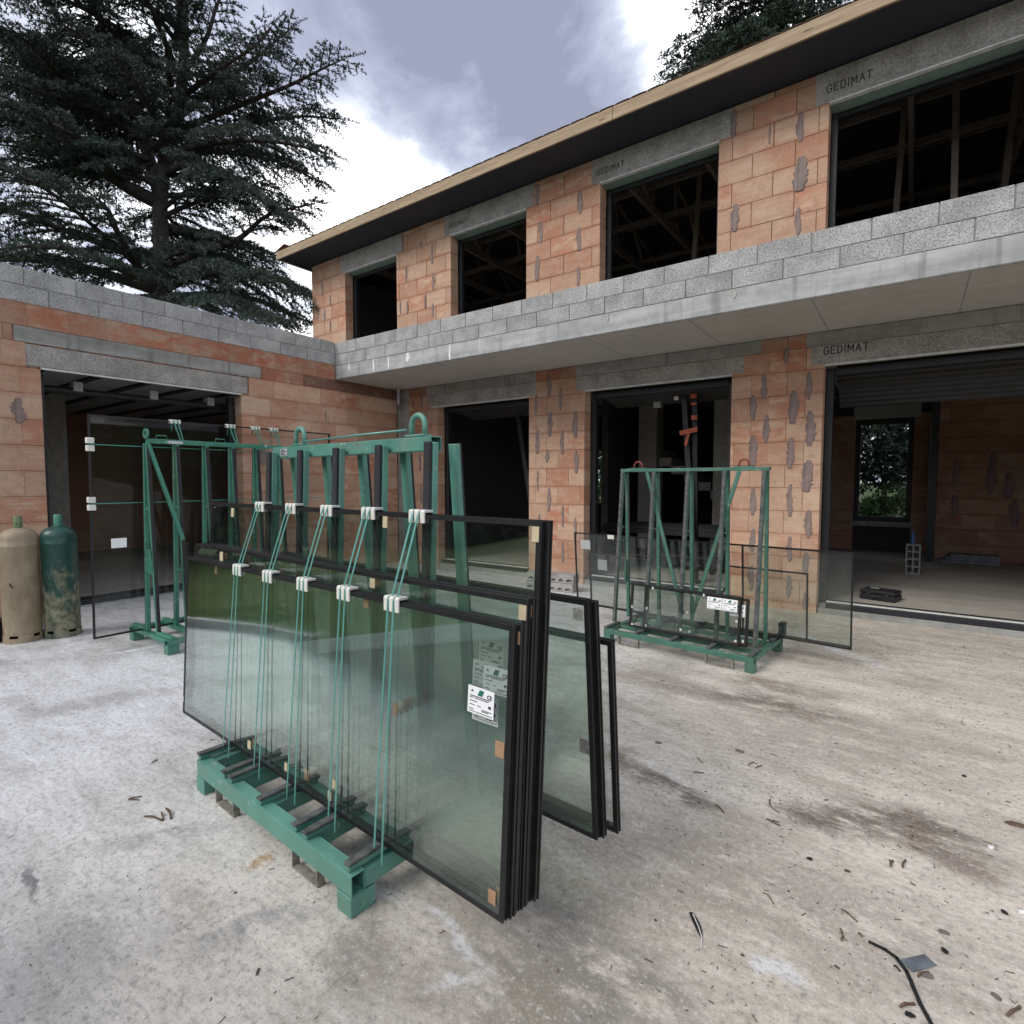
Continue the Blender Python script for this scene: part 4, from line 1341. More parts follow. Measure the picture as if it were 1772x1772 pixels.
for i in (1, 2, 3, 4):
    s = front_specs[i]; hw = (s[2] - s[1]) / 2
    pads(front_units[i], [(onpane(i, .585), s[3] - .043), (onpane(i, .565), .525), (onpane(i, .56), .06), (onpane(i, .0), .517), (onpane(i, -.6), .06), (onpane(i, -1.1), .055), (onpane(i, -.2), s[3] - .04), (onpane(i, -1.6), s[3] - .05)], 'cork' if i % 2 else 'putty')
pads(front_units[0], [(onpane(0, .555), .545), (onpane(0, .545), .065)])
pads(front_units[0], [(.30, .06), (-.06, .065), (-.42, .06), (.33, .12)], 'putty', .03)
MB().box((-1.26, -.002, .07), (-1.255, 0, .10)).build('white_sticker', M['white'], front_units[0])

back_specs = [
    ('rear leaning pane behind the mint green rack, closest to its posts', -1.6, 0.618, 0.965, 0.692),
    ('rear leaning pane behind the mint green rack, second from its posts', -1.6, 0.632, 0.955, 0.720),
    ('lower pane on the back of the mint green rack, next to the outermost', -1.5, 0.605, 0.800, 0.750),
    ('lower outermost pane leaning on the back of the mint green rack', -1.5, 0.662, 0.795, 0.779)]
for lb, u0, u1, h, v in back_specs:
    t = unit('glazing_unit', lb, WA, u0, u1, 0.1985, h, v, -0.085, group=GA, T=0.025, border=.02)
    if v < .70:
        pads(t, [((u1 - u0) / 2 - .045, h - .06), ((u1 - u0) / 2 - .04, .38)], 'hollow', .04)


# ------------------------------------------------------------------ lashing bands with edge protectors
def protector(root, u, v, z, lean, w=0.088, d=0.075, drop=0.045):
    """white three-lobed saddle hooked over a pane edge"""
    b = MB()
    lw = (w - .020) / 3
    for k in range(3):
        x0 = -w / 2 + k * (lw + .010)
        pr_ = [(-.010, -drop), (-.002, -drop), (-.002, .001), (d - .012, .001), (d - .012, .011), (-.004, .013), (-.010, .006)]
        b.prism(pr_, 0, x0, x0 + lw)
    b.box((-w / 2 + .004, -.006, -drop * .45), (w / 2 - .004, -.0025, -drop * .2))
    return b.build('edge_protector', M['white'], root, .0015, loc=(u, v, z))


def ribbon(pts, w=0.0105, t=0.0016, side=(1, 0, 0)):
    b = MB()
    for p, q in zip(pts[:-1], pts[1:]):
        b.beam(p, q, w, t, side)
    return b


FZ = 0.1985
vf = lambda z: 0.150 + LEAN * (z - FZ)                   # front face of the foremost pane
ztf, ztt = FZ + .945, FZ + 1.272
names = ['leftmost', 'second from the left', 'middle', 'second from the right', 'rightmost']
for i, u in enumerate(US):
    g = thing('lashing_band', f'pair of green bands lashing the front glass, {names[i]} of five pairs', 'lashing strap', (*A_O, 0), (0, 0, R(A_ANG)), 'lashing bands over the front panes')
    du = random.uniform(-.012, .012)
    for s in (-1, 1):
        x = u + s * .0165
        x0 = x + du + s * random.uniform(.0, .02)
        pts = [(x0, .118, .150), (x0, .120, .185), (x, vf(ztf) - .010, ztf + .002), (x, vf(ztf) + .010, ztf + .0150),
               (x + .002, 0.259 + LEAN * 1.272 - .013, ztt - .002), (x + .002, 0.259 + LEAN * 1.272 + .040, ztt + .014), (x + .03, .405, ztt - .03)]
        ribbon(pts).build('band', M['strap'], g)
    protector(g, u, vf(ztf) - .001, ztf + .003, LEAN, .088, .050)
    protector(g, u + .003, 0.259 + LEAN * 1.272 - .001, ztt + .003, LEAN, .092, .052, .04)


# --- rack B: dull green, by the middle opening
B_O, B_ANG = (-1.0, 4.80), -4.82
RB = thing('glass_rack', 'dull green steel rack with red rings, almost empty, in front of the right pier', 'glass rack', (*B_O, 0), (0, 0, R(B_ANG)), 'green steel racks for glass')
LB_, DB = 1.435, 0.86
for v0, v1 in ((0, .05), (DB - .05, DB)):
    square_tube_x(-LB_, 0, v0, v1, .085, .132, .004).build('base_rail', M['paintB'], RB, .002)
for u0 in (-LB_ + .002, -.052):
    MB().box((u0, .051, .088), (u0 + .05, DB - .051, .130)).build('cross_member', M['paintB'], RB, .002)
for v0 in (.24, .58):
    MB().box((-LB_ + .055, v0, .090), (-.055, v0 + .04, .128)).build('cross_member', M['paintB'], RB, .002)
for u in (-1.08, -.73, -.38):
    MB().box((u - .02, .051, .092), (u + .02, DB - .051, .126)).build('cross_member', M['paintB'], RB, .002)
for u0 in (-LB_ + .0, -.075):
    for v0 in (0, DB - .08):
        MB().box((u0, v0, 0), (u0 + .075, v0 + .08, .084)).build('foot', M['paintB'], RB, .002)
for u in (-1.435 + .018, -1.085, -.735, -.385, -.035):
    for v0, v1 in ((.0, .27), (DB - .27, DB)):
        MB().box((u - .018, v0 + .002, .133), (u + .018, v1, .155)).build('rubber_strip', M['rubber_worn'], RB, .003)
for u0, u1 in ((-1.275, -1.06), (-.41, -.17)):
    fork_pocket(RB, u0, u1, .004, .085, .035, 'steel', .008); fork_pocket(RB, u0, u1, DB - .04, .085, .035, 'steel', .008)
MB().box((-1.49, .395, 1.690), (-.035, .465, 1.722)).build('top_beam', M['paintB'], RB, .003)
BU = [-1.455, -1.105, -.755, -.410, -.068]
for u in BU:
    for sgn in (1, -1):
        c = .43
        f = MB().beam((u, c - sgn * (.175 if sgn == 1 else .11), .150), (u, c - sgn * .035, 1.688), .030, .026).build('post', M['paintB'], RB, .002)
        MB().beam((u - .002, c - sgn * ((.175 if sgn == 1 else .11) + .0200), .152), (u - .002, c - sgn * .0550, 1.686), .030, .013).build('rubber_strip', M['rubber_worn'], f, .002)
    for z in (.62, .98, 1.12):
        MB().box((u + .0155, .30 + .045 * z, z), (u + .034, .325 + .045 * z, z + .010)).build('strap_peg', M['paintB'], RB)
MB().beam((-1.19, .40, 1.688), (-.79, .40, .30), .034, .02, (1, 0, 0)).build('diagonal_brace', M['paintB'], RB, .002)
MB().beam((-.285, .40, 1.688), (-.70, .40, .30), .034, .02, (1, 0, 0)).build('diagonal_brace', M['paintB'], RB, .002)
MB().box((-1.418, .37, .55), (-1.40, .43, .78)).build('end_plate', M['paintB'], RB, .002)
for u in (-1.305, -.255):
    eye_ring(.043, .009, .022).build('lifting_ring', M['rust'], RB, smooth=True, loc=(u, .43, 1.728))
    MB().box((u - .085, .40, 1.7225), (u + .085, .46, 1.731)).build('eye_plate', M['paintB'], RB, .002)
MB().box((-.03, DB - .06, .134), (.02, DB + .03, .27)).build('corner_stop', M['rubber'], RB, .004)
WBk = (B_O, B_ANG)
GB = 'glass panes on the dull green rack'
t = unit('glazing_unit', 'small dark edged pane on the dull green rack, carrying two white labels', WBk, -1.235, -.172, .157, .435, .150, .09, border=.020, glass='glassB', group=GB)
ce_label(t, .30, .35, .13, .105); ce_label(t, .435, .35, .13, .105)
pads(t, [(-.51, .20), (-.50, .03), (.50, .05), (.50, .22), (-.3, .41), (.2, .41), (0, .06)], 'white', .016)
t = unit('glazing_unit', 'small dark edged pane just behind the labelled one on the dull green rack', WBk, -1.105, -.118, .157, .418, .182, .09, border=.020, glass='glassB', group=GB)
ce_label(t, .40, .31, .13, .105)
pads(t, [(-.46, .20), (-.46, .03), (.46, .05), (-.05, .22), (0, .39), (-.02, .05)], 'white', .016)
for lb, u0, u1, h, v in (('wide clear pane behind the dull green rack, reaching past both its ends', -2.21, .585, .845, .68),
                         ('shorter clear pane behind the dull green rack, ending before the wide one', -2.04, .238, .625, .712),
                         ('clear pane with a dark left edge behind the right half of the dull green rack', -.34, .575, .835, .745)):
    t = unit('glazing_unit', lb, WBk, u0, u1, .160, h, v, -.085, border=.012, glass='glassB', group=GB, T=.022)
    if h > .84:
        MB().box((-1.31, -.003, .66), (-1.18, -.001, .765)).build('label', M['pale'], t); MB().box((-.95, -.003, .80), (-.87, 0, .845)).build('white_clip', M['white'], t)
    elif h < .7:
        MB().box((-1.02, -.003, .43), (-.90, -.001, .55)).build('label', M['pale'], t)

# --- rack C: emerald, by the wing
C_O = (-5.455, 2.195)
RC = thing('glass_rack', 'tall emerald green rack standing end on beside the wing doorway', 'glass rack', (*C_O, 0), (0, 0, R(90)), 'green steel racks for glass')
LC, DC = 1.42, .87
for v0, v1 in ((0, .07), (DC - .07, DC)):
    square_tube_x(-.02, LC, v0, v1, .085, .135, .005).build('base_rail', M['paintC'], RC, .003)
for u0 in (.0, .27, .55, .82, 1.09, 1.345):
    square = MB().box((u0, .071, .088), (u0 + .06, DC - .071, .132)); square.build('cross_member', M['paintC'], RC, .003)
    for v0, v1 in ((.0, .30), (DC - .30, DC)):
        MB().box((u0 + .008, v0, .136), (u0 + .05, v1, .165)).build('support_bar', M['paintC'], RC, .003)
for u0 in (-.02, LC - .10):
    for v0 in (.0, DC - .09):
        MB().box((u0, v0, 0), (u0 + .10, v0 + .09, .084)).build('foot', M['paintC'], RC, .003)
MB().box((.03, .40, 1.955), (1.42, .45, 2.0)).build('top_beam', M['paintC'], RC, .003)
CU = [.03, .29, .57, .84, 1.11, 1.38]
for u in CU:
    for sgn in (1, -1):
        f = MB().beam((u, .43 - sgn * .115, .136), (u, .43 - sgn * .022, 1.955), .036, .030).build('post', M['paintC'], RC, .002)
        MB().beam((u - .002, .43 - sgn * .1385, .16), (u - .002, .43 - sgn * .0455, 1.94), .030, .014).build('rubber_strip', M['rubber'], f, .002)
    for z, hv in ((.70, .08), (1.32, .05)):
        MB().box((u - .012, .43 - hv, z), (u + .012, .43 + hv, z + .03)).build('tie_bar', M['paintC'], RC, .002)
MB().box((.012, .345, .72), (.048, .50, .94)).build('end_plate', M['paintC'], RC, .003)
MB().beam((.03, .385, 1.94), (.285, .33, 1.02), .035, .028, (1, 0, 0)).build('diagonal_brace', M['paintC'], RC, .003)
lug = MB()
k = 12
ou = [(.0, .0), (.10, .0), (.10, .075), (.09, .085), (.01, .085), (.0, .075)]
inn = [(.05 + .024 * math.cos(2 * PI * j / k), .045 + .024 * math.sin(2 * PI * j / k)) for j in range(k)]
vs = []
for xx in (0, .014):
    vs += [(xx, p[0], p[1]) for p in inn]
    vs += [(xx, .05 + .058 * (math.cos(2 * PI * j / k)), .045 + .05 * (math.sin(2 * PI * j / k))) for j in range(k)]
fs = []
for j in range(k):
    j2 = (j + 1) % k
    fs += [(j, j2, k + j2, k + j), (2 * k + j, 3 * k + j, 3 * k + j2, 2 * k + j2), (j, 2 * k + j, 2 * k + j2, j2), (k + j, k + j2, 3 * k + j2, 3 * k + j)]
lug.add(vs, fs).build('lifting_lug', M['paintC'], RC, loc=(.02, .375, 2.0))
for u in (.16, .72, 1.25):
    MB().tube([(u - .05, .425, 2.0), (u - .045, .425, 2.035), (u + .045, .425, 2.035), (u + .05, .425, 2.0)], .005, 6).build('wire_loop', M['paintC'], RC, smooth=True)
dp = MB().box((.20, .3965, 1.962), (.34, .3985, 1.988)).build('data_plate', M['plate'], RC)
WC = (C_O, 90)
t = unit('glazing_unit', 'very tall grey pane leaning on the emerald rack before the wing doorway', WC, -.395, 2.14, .137, 2.06, .605, -.045, border=.014, glass='glassC', T=.026)
lab = MB().box((-1.115, -.003, .835), (-.99, -.001, .925)).build('label', M['paper'], t)
for z in (1.255, 1.790):
    g = thing('lashing_band', ('upper' if z > 1.5 else 'lower') + ' level pair of green bands round the tall grey pane', 'lashing strap', (*C_O, 0), (0, 0, R(90)))
    v = .605 - .045 * z
    ribbon([(-.402, v - .004, z + .137), (-.39, v - .008, z + .137), (2.13, v - .008, z + .137), (2.146, v + .01, z + .137)], .009, .002, (0, 0, 1)).build('band', M['strapC'], g)
    for dz in (-.035, .035):
        MB().box((-.412, v - .012, z + .137 + dz - .026), (-.355, v + .035, z + .137 + dz + .026)).build('edge_protector', M['white'], g, .003)
        MB().box((2.10, v - .012, z + .137 + dz - .026), (2.155, v + .035, z + .137 + dz + .026)).build('edge_protector', M['white'], g, .003)
for i, u in enumerate((.325, .88, 1.16, 1.38)):
    g = thing('lashing_band', ['leftmost', 'second', 'third', 'rightmost'][i] + ' pair of green bands hooked over the tall grey pane, counted from its left', 'lashing strap', (*C_O, 0), (0, 0, R(90)), 'bands over the top of the tall grey pane')
    vt, zt = .605 - .045 * 2.06, .137 + 2.06
    for s in (-1, 1):
        ribbon([(u + s * .02, vt + .034, zt - .1), (u + s * .02, vt + .030, zt + .008), (u + s * .02, vt - .006, zt + .008), (u + s * .012 + .03, .445, 1.99)], .012, .002).build('band', M['strapC'], g)
    for k in (-1, 0, 1):
        MB().box((u + k * .034 - .014, vt - .010, zt - .028), (u + k * .034 + .014, vt + .034, zt + .010)).build('edge_protector', M['white'], g, .002)


# ------------------------------------------------------------------ gas bottles
def bottle(name, label, loc, mat, cap, H, yaw):
    t = thing(name, label, 'gas bottle', loc, (0, 0, yaw), 'gas bottles by the wing wall')
    r = .153
    zs = H - .165
    prof = [(r * .97, .075), (r, .10), (r, zs - .135), (r + .003, zs - .130), (r + .003, zs - .122), (r, zs - .117), (r, zs - .06), (r * .97, zs - .03), (r * .86, zs), (r * .66, zs + .025), (r * .36, zs + .043), (.02, zs + .05)]
    smooth_by_angle(MB().lathe([(r * .6, .074)] + prof, 40).build('cylinder', M[mat], t), 50)
    # skirt ring with cut-outs
    b = MB()
    n = 40
    for k in range(n):
        a0, a1 = 2 * PI * k / n, 2 * PI * (k + 1) / n
        top = .048 if (k % 8) in (2, 3, 4) else .078
        vs = []
        for rr in (r + .004, r - .004):
            for a in (a0, a1):
                for z in (0, top):
                    vs.append((rr * math.cos(a), rr * math.sin(a), z))
        b.add(vs, [(0, 2, 3, 1), (4, 5, 7, 6), (1, 3, 7, 5), (0, 4, 6, 2), (0, 1, 5, 4), (2, 6, 7, 3)])
    b.build('skirt', M[mat], t)
    MB().lathe([(r + .0045, .0), (r + .009, .003), (r + .009, .012), (r + .0045, .015)], 32).build('foot_ring', M[mat], t, smooth=True)
    c = MB().lathe([(.036, zs + .046), (.036, H - .004), (.033, H)], 20).build('valve_cap', M[cap], t)
    smooth_by_angle(c)
    h = MB()
    for a in (-.5, .25):
        for z in (.035, .085):
            h.box((.0355 * math.cos(a) - .003, .0355 * math.sin(a) - .006, zs + z), (.0355 * math.cos(a) + .003, .0355 * math.sin(a) + .006, zs + z + .012))
    h.build('cap_slots', M['ink'], c)
    return t


bt = bottle('gas_bottle', 'beige dusty gas bottle with an olive cap, the left one of the two', (-7.19, 1.55, 0), 'bottleA', 'bottlecap', 1.25, 0)
MB().tube([(.11, -.108, .60), (.118, -.104, .575), (.125, -.095, .56), (.13, -.085, .563)], .006, 6).build('paint_run', M['ink'], bt)
bottle('gas_bottle', 'green gas bottle with badly flaking paint, the right one of the two', (-7.10, 1.845, 0), 'bottleB', 'paintC', 1.255, 1.0)
# dark tub at the edge of the view
smooth_by_angle(tag(MB().lathe([(.10, 0), (.125, .01), (.14, .20), (.148, .20), (.148, .215), (.13, .215), (.115, .02)], 24).build('tub', M['black'], loc=(-7.36, 1.33, 0)), 'black plastic tub half out of view beside the beige gas bottle', 'tub'))


# ------------------------------------------------------------------ hollow blocks against the pier
for k in range(2):
    W_, Hh = .76, .125
    t = thing('hollow_block', ['long grey hollow block lying on the ground by the pier, lower of two', 'long grey hollow block stacked on another by the pier, upper of two'][k], 'concrete block',
              (-4.33 + .012 * k, 6.93 + .01 * k, lvl(6.9) + .002 + k * (Hh + .006)), (0, 0, R(7)), 'stacked hollow blocks')
    b = MB()
    b.box((-W_ / 2, .035, 0), (W_ / 2, .22, Hh))
    b.box((-W_ / 2, 0, 0), (W_ / 2, .034, .022)); b.box((-W_ / 2, 0, Hh - .03), (W_ / 2, .034, Hh))
    n = 6
    ws = [.10] + [.075] * 4 + [.10]
    x = -W_ / 2 + .02
    gap = (W_ - .04 - sum(ws)) / (n - 1)
    edges = [-W_ / 2]
    for w in ws:
        # wall pieces between the arched cells and the spandrels above each arch
        b.box((edges[-1], 0.0005, .022), (x, .0335, Hh - .03))
        m_ = 8
        top = Hh - .03
        rz = (Hh - .055) * .60
        arc = [(x + w / 2 - w / 2 * math.cos(PI * j / m_), .03 + (top - .034 - .03 - 0) * math.sin(PI * j / m_)) for j in range(m_ + 1)]
        for (xa, za), (xb, zb) in zip(arc[:-1], arc[1:]):
            b.prism([(xa, max(za, .022)), (xb, max(zb, .022)), (xb, top), (xa, top)], 1, .001, .033)
        edges.append(x + w)
        x += w + gap
    b.box((edges[-1], 0.0005, .022), (W_ / 2, .0335, Hh - .03))
    b.build('block_body', M['hollow'], t)

# ------------------------------------------------------------------ things standing inside the openings
# two props lashed with orange tape in the middle opening
for i, (x0, x1) in enumerate(((-2.83, -2.58), (-2.68, -2.62))):
    tag(MB().beam((x0, 8.38 + i * .05, 2.93), (x1, 8.30 + i * .12, .06), .075, .06).build('shutter_rail', M['frame']), ['dark upright rail leaning in the middle opening, left of the taped pair', 'dark upright rail in the middle opening with orange tape wraps, right of the pair'][i], 'rail', 'taped dark rails')
tp = thing('orange_tape', 'orange tape tying two dark rails together in the middle opening', 'tape', (-2.73, 8.30, 2.35))
MB().beam((-.13, 0, -.03), (.13, .02, .02), .012, .07, (0, 1, 0)).build('tape_wrap', M['orange'], tp)
MB().beam((.01, -.012, -.04), (-.035, -.012, -.22), .04, .006).build('tape_tail', M['orange'], tp)
for k, (x, z) in enumerate(((.068, .50), (.072, .40), (.082, .18))):
    MB().box((x - .045, .0, z - .02), (x + .045, .03, z + (.045 if k != 1 else .01))).build('tape_wrap', M['orange'], tp)
tag(MB().box((-2.96, 8.3, 2.83), (-2.90, 8.36, 2.88)).build('junction_box', M['white']), 'small white box under the ceiling near the taped rails', 'junction box')
tag(MB().box((-3.40, 8.6, 2.78), (-3.29, 8.7, 2.95)).build('bracket', M['pale']), 'beige bracket hanging left of the taped rails', 'bracket')
# black trestle bench stacked with profiles
tb = thing('profile_bench', 'low black bench stacked with dark aluminium profiles behind the dull green rack', 'bench', (-3.55, 9.5, FLOOR))
MB().box((-1.1, -.3, .62), (1.1, .3, .70)).build('bench_top', M['black'], tb)
for x in (-1.0, -.05, .9):
    for y in (-.25, .2):
        MB().box((x, y, 0), (x + .06, y + .05, .62)).build('leg', M['black'], tb)
for k in range(7):
    MB().box((-1.05 + .05 * (k % 3), -.28 + k * .08, .703), (1.05 - .07 * (k % 2), -.23 + k * .08, .76 + .02 * (k % 3))).build('profile', M['frame'], tb)
MB().box((-1.05, -.28, .25), (1.0, .28, .29)).build('shelf', M['black'], tb)
# leaning profile and plant pots in the left opening
tag(MB().beam((-6.15, 8.7, 2.95), (-5.45, 8.45, .06), .09, .07).build('frame_profile', M['frame']), 'long dark frame profile leaning inside the left ground floor opening', 'profile')
# case, hollow block and bottle in the right-hand room
cs = thing('tool_case', 'black plastic tool case lying on the floor of the right hand room', 'tool case', (-.27, 8.62, FLOOR), (0, 0, R(-14)))
MB().box((-.20, -.15, 0), (.20, .15, .075)).build('base', M['black'], cs, .012)
MB().box((-.20, -.15, .079), (.20, .15, .13)).build('lid', M['black'], cs, .016)
for x in (-.12, .09):
    MB().box((x, -.162, .05), (x + .045, -.151, .10)).build('latch', M['frame'], cs, .002)
MB().tube([(-.05, -.152, .06), (-.05, -.185, .06), (.05, -.185, .06), (.05, -.152, .06)], .008, 6).build('handle', M['black'], cs)
MB().box((-.13, .02, .1305), (-.03, .07, .1315)).build('label', M['plate'], cs)
hb = thing('standing_block', 'grey hollow concrete block standing upright on the floor of the right hand room', 'concrete block', (.075, 11.25, FLOOR))
b = MB()
for z in (0, .115, .235, .25, .365, .475): b.box((-.10, 0, z), (.10, .2, z + (.022 if z not in (.235, .25) else .014)))
for x in (-.10, -.011, .078): b.box((x, .001, .023), (x + .022, .199, .474))
b.box((-.099, .16, .02), (.099, .198, .476)); b.build('block_body', M['hollow'], hb)
smooth_by_angle(tag(MB().lathe([(.03, 0), (.033, .01), (.033, .13), (.028, .15), (.012, .185), (.012, .21), (.002, .212)], 16).build('water_bottle', M['blue'], loc=(.06, 11.35, FLOOR + .499)), 'blue water bottle standing on the upright hollow block', 'bottle'))
for k in range(3):
    tag(MB().box((-.42 + .03 * k, -.2, 0), (.42 - .03 * k, .2, .05)).build('insulation_board', M['greymetal'], loc=(.95 + .03 * k, 13.45, FLOOR + .002 + .056 * k)), ['wide grey board lying lowest in the pile by the rear wall', 'middle grey board in the pile by the rear wall', 'topmost grey board in the pile by the rear wall'][k], 'board', 'grey boards by the rear wall')
bg = thing('tool_bag', 'dark tool bag by the rear wall, right of the grey boards', 'bag', (2.0, 13.5, FLOOR))
MB().box((-.25, -.12, 0), (.25, .12, .22)).build('bag_body', M['dark'], bg, .03)
MB().tube([(-.12, 0, .22), (-.08, 0, .31), (.08, 0, .31), (.12, 0, .22)], .012, 6).build('strap', M['black'], bg)



# ------------------------------------------------------------------ trees
def tubes_mesh(name, segs, mat, n=6):
    """segs: (p0, p1, r0, r1) tapered bars as one mesh"""
    S = np.array([(*s[0], *s[1], s[2], s[3]) for s in segs], dtype=float)
    p0, p1, r0, r1 = S[:, 0:3], S[:, 3:6], S[:, 6:7], S[:, 7:8]
    ax = p1 - p0
    ax /= np.linalg.norm(ax, axis=1, keepdims=True) + 1e-9
    ref = np.where(np.abs(ax[:, 2:3]) > .9, np.array([[1., 0, 0]]), np.array([[0, 0, 1.]]))
    a = np.cross(ax, ref); a /= np.linalg.norm(a, axis=1, keepdims=True) + 1e-9
    b_ = np.cross(ax, a)
    rings = []
    for k in range(n):
        c, s = math.cos(2 * PI * k / n), math.sin(2 * PI * k / n)
        rings.append(p0 + (a * c + b_ * s) * r0)
    for k in range(n):
        c, s = math.cos(2 * PI * k / n), math.sin(2 * PI * k / n)
        rings.append(p1 + (a * c + b_ * s) * r1)
    V = np.stack(rings, 1).reshape(-1, 3)
    m_ = len(segs)
    base = (np.arange(m_) * 2 * n)[:, None]
    F = np.concatenate([base + np.array([k, (k + 1) % n, n + (k + 1) % n, n + k]) for k in range(n)], 1).reshape(-1, 4)
    return raw_mesh(name, V, F, mat)


def raw_mesh(name, V, F, mat, smooth=False):
    me = bpy.data.meshes.new(name)
    me.vertices.add(len(V)); me.vertices.foreach_set('co', np.ascontiguousarray(V, dtype=np.float32).ravel())
    k = F.shape[1]
    me.loops.add(F.size); me.loops.foreach_set('vertex_index', np.ascontiguousarray(F, dtype=np.int32).ravel())
    me.polygons.add(len(F)); me.polygons.foreach_set('loop_start', np.arange(0, F.size, k, dtype=np.int32))
    me.materials.append(mat)
    me.update(calc_edges=True)
    return me


def tufts_mesh(name, C, D, L, mat, per=5, wid=.24, up=.35):
    """needle tufts: `per` slim triangles fanning out of each point C along D"""
    C = np.repeat(C, per, 0); D = np.repeat(D, per, 0); L = np.repeat(L, per, 0)[:, None]
    n = len(C)
    rd = RNG.normal(size=(n, 3)); rd /= np.linalg.norm(rd, axis=1, keepdims=True)
    d = D * .65 + rd * .75 + np.array([0, 0, up])
    d /= np.linalg.norm(d, axis=1, keepdims=True)
    s = np.cross(d, RNG.normal(size=(n, 3))); s /= np.linalg.norm(s, axis=1, keepdims=True) + 1e-9
    L = L * RNG.uniform(.6, 1.25, (n, 1))
    tip = C + d * L
    w = L * wid
    V = np.stack([C - s * w * .5, C + d * L * .45 + s * w, tip], 1).reshape(-1, 3)
    F = np.arange(len(V)).reshape(-1, 3)
    return raw_mesh(name, V, F, mat)


def catmull(pts, step):
    P_ = [np.array(p, float) for p in pts]
    P_ = [2 * P_[0] - P_[1]] + P_ + [2 * P_[-1] - P_[-2]]
    out = []
    for i in range(1, len(P_) - 2):
        a, b_, c, d = P_[i - 1:i + 3]
        m_ = max(1, int(np.linalg.norm(c - b_) / step))
        for k in range(m_):
            t = k / m_
            out.append(.5 * (2 * b_ + (c - a) * t + (2 * a - 5 * b_ + 4 * c - d) * t * t + (3 * b_ - a - 3 * c + d) * t ** 3))
    out.append(P_[-2])
    return np.array(out)


def conifer(name, label, base, trunks, limbs, tone, density=1.0, sub_len=(.7, 1.7), droop=.24, twig=.38, tuft=.092, per=8, group=None):
    """trunks: (points, r0, r1); limbs: (points, r0). World coordinates."""
    t = thing(name, label, 'tree', base, group=group)
    B = np.array(base)
    segs = []
    for pts, r0, r1 in trunks:
        q = catmull(pts, .35) - B
        m_ = len(q)
        for i in range(m_ - 1):
            f0, f1 = i / (m_ - 1), (i + 1) / (m_ - 1)
            segs.append((q[i], q[i + 1], r0 + (r1 - r0) * f0, r0 + (r1 - r0) * f1))
    link('trunk', tubes_mesh('trunk', segs, M['bark'], 10), t)
    segs, C, D, L = [], [], [], []

    def twig_run(p, d, ln, up):
        """a needle-clad shoot"""
        k = max(2, int(ln / (tuft * .62)))
        prev = p
        for i in range(1, k + 1):
            f = i / k
            nx = p + d * ln * f + np.array([0, 0, -droop * .9 * (f * ln) ** 1.6 / max(ln, .1) ** .6 + up * f * ln])
            C.append(nx); dd = nx - prev; D.append(dd / (np.linalg.norm(dd) + 1e-9)); L.append(tuft * random.uniform(.75, 1.2) * (1 - .3 * f))
            prev = nx
        segs.append((p, prev, .007, .003))

    for pts, r0 in limbs:
        q = catmull(pts, .12) - B
        m_ = len(q)
        dist = np.concatenate([[0], np.cumsum(np.linalg.norm(np.diff(q, axis=0), axis=1))])
        tot = dist[-1]
        for i in range(m_ - 1):
            f0, f1 = dist[i] / tot, dist[i + 1] / tot
            segs.append((q[i], q[i + 1], r0 * (1 - f0) ** .8 + .012, r0 * (1 - f1) ** .8 + .012))
        nxt = tot * random.uniform(.10, .20)
        side = 1
        i = 0
        while i < m_ - 1:
            if dist[i] < nxt: i += 1; continue
            f = dist[i] / tot
            nxt += random.uniform(.16, .30) / density * (1.1 - .35 * f)
            d = q[min(i + 1, m_ - 1)] - q[i - 1]; d /= np.linalg.norm(d) + 1e-9
            sv = np.cross(d, [0, 0, 1.]); sv /= np.linalg.norm(sv) + 1e-9
            side = -side
            ln = min(sub_len[1], max(sub_len[0] * .5, (tot - dist[i]) * .42 + .25)) * random.uniform(.65, 1.15)
            dirv = sv * side * random.uniform(.7, 1.0) + d * random.uniform(.45, .95) + np.array([0, 0, random.uniform(-.12, .24)])
            dirv /= np.linalg.norm(dirv)
            # secondary branch with shoots along it
            k = max(3, int(ln / .10))
            prev = q[i]; s2 = 1
            for j in range(1, k + 1):
                g_ = j / k
                nx = q[i] + dirv * ln * g_ + np.array([0, 0, -droop * (g_ * ln) ** 2])
                segs.append((prev, nx, .022 * (1 - g_) + .006, .022 * (1 - g_ - 1 / k) + .006))
                dd = nx - prev; dd /= np.linalg.norm(dd) + 1e-9
                sv2 = np.cross(dd, [0, 0, 1.]); sv2 /= np.linalg.norm(sv2) + 1e-9
                s2 = -s2
                td = sv2 * s2 * random.uniform(.6, 1.0) + dd * random.uniform(.5, .9) + np.array([0, 0, random.uniform(-.25, .10)])
                td /= np.linalg.norm(td)
                twig_run(nx, td, twig * (1.15 - .55 * g_) * random.uniform(.6, 1.2), 0)
                C.append(nx); D.append(dd); L.append(tuft)
                prev = nx
            twig_run(prev, dd, twig * .7, 0)
        d = q[-1] - q[-3]; d /= np.linalg.norm(d)
        twig_run(q[-1], d, .5, .05)
    link('branches', tubes_mesh('branches', segs, M['bark'], 4), t)
    link('foliage', tufts_mesh('foliage', np.array(C), np.array(D), np.array(L), M[tone], per), t)
    return t


ZC = 15.2     # distance of the cedar


def pd(x, y, dz=0.0):
    return tuple(at_depth(x, y, ZC + dz))


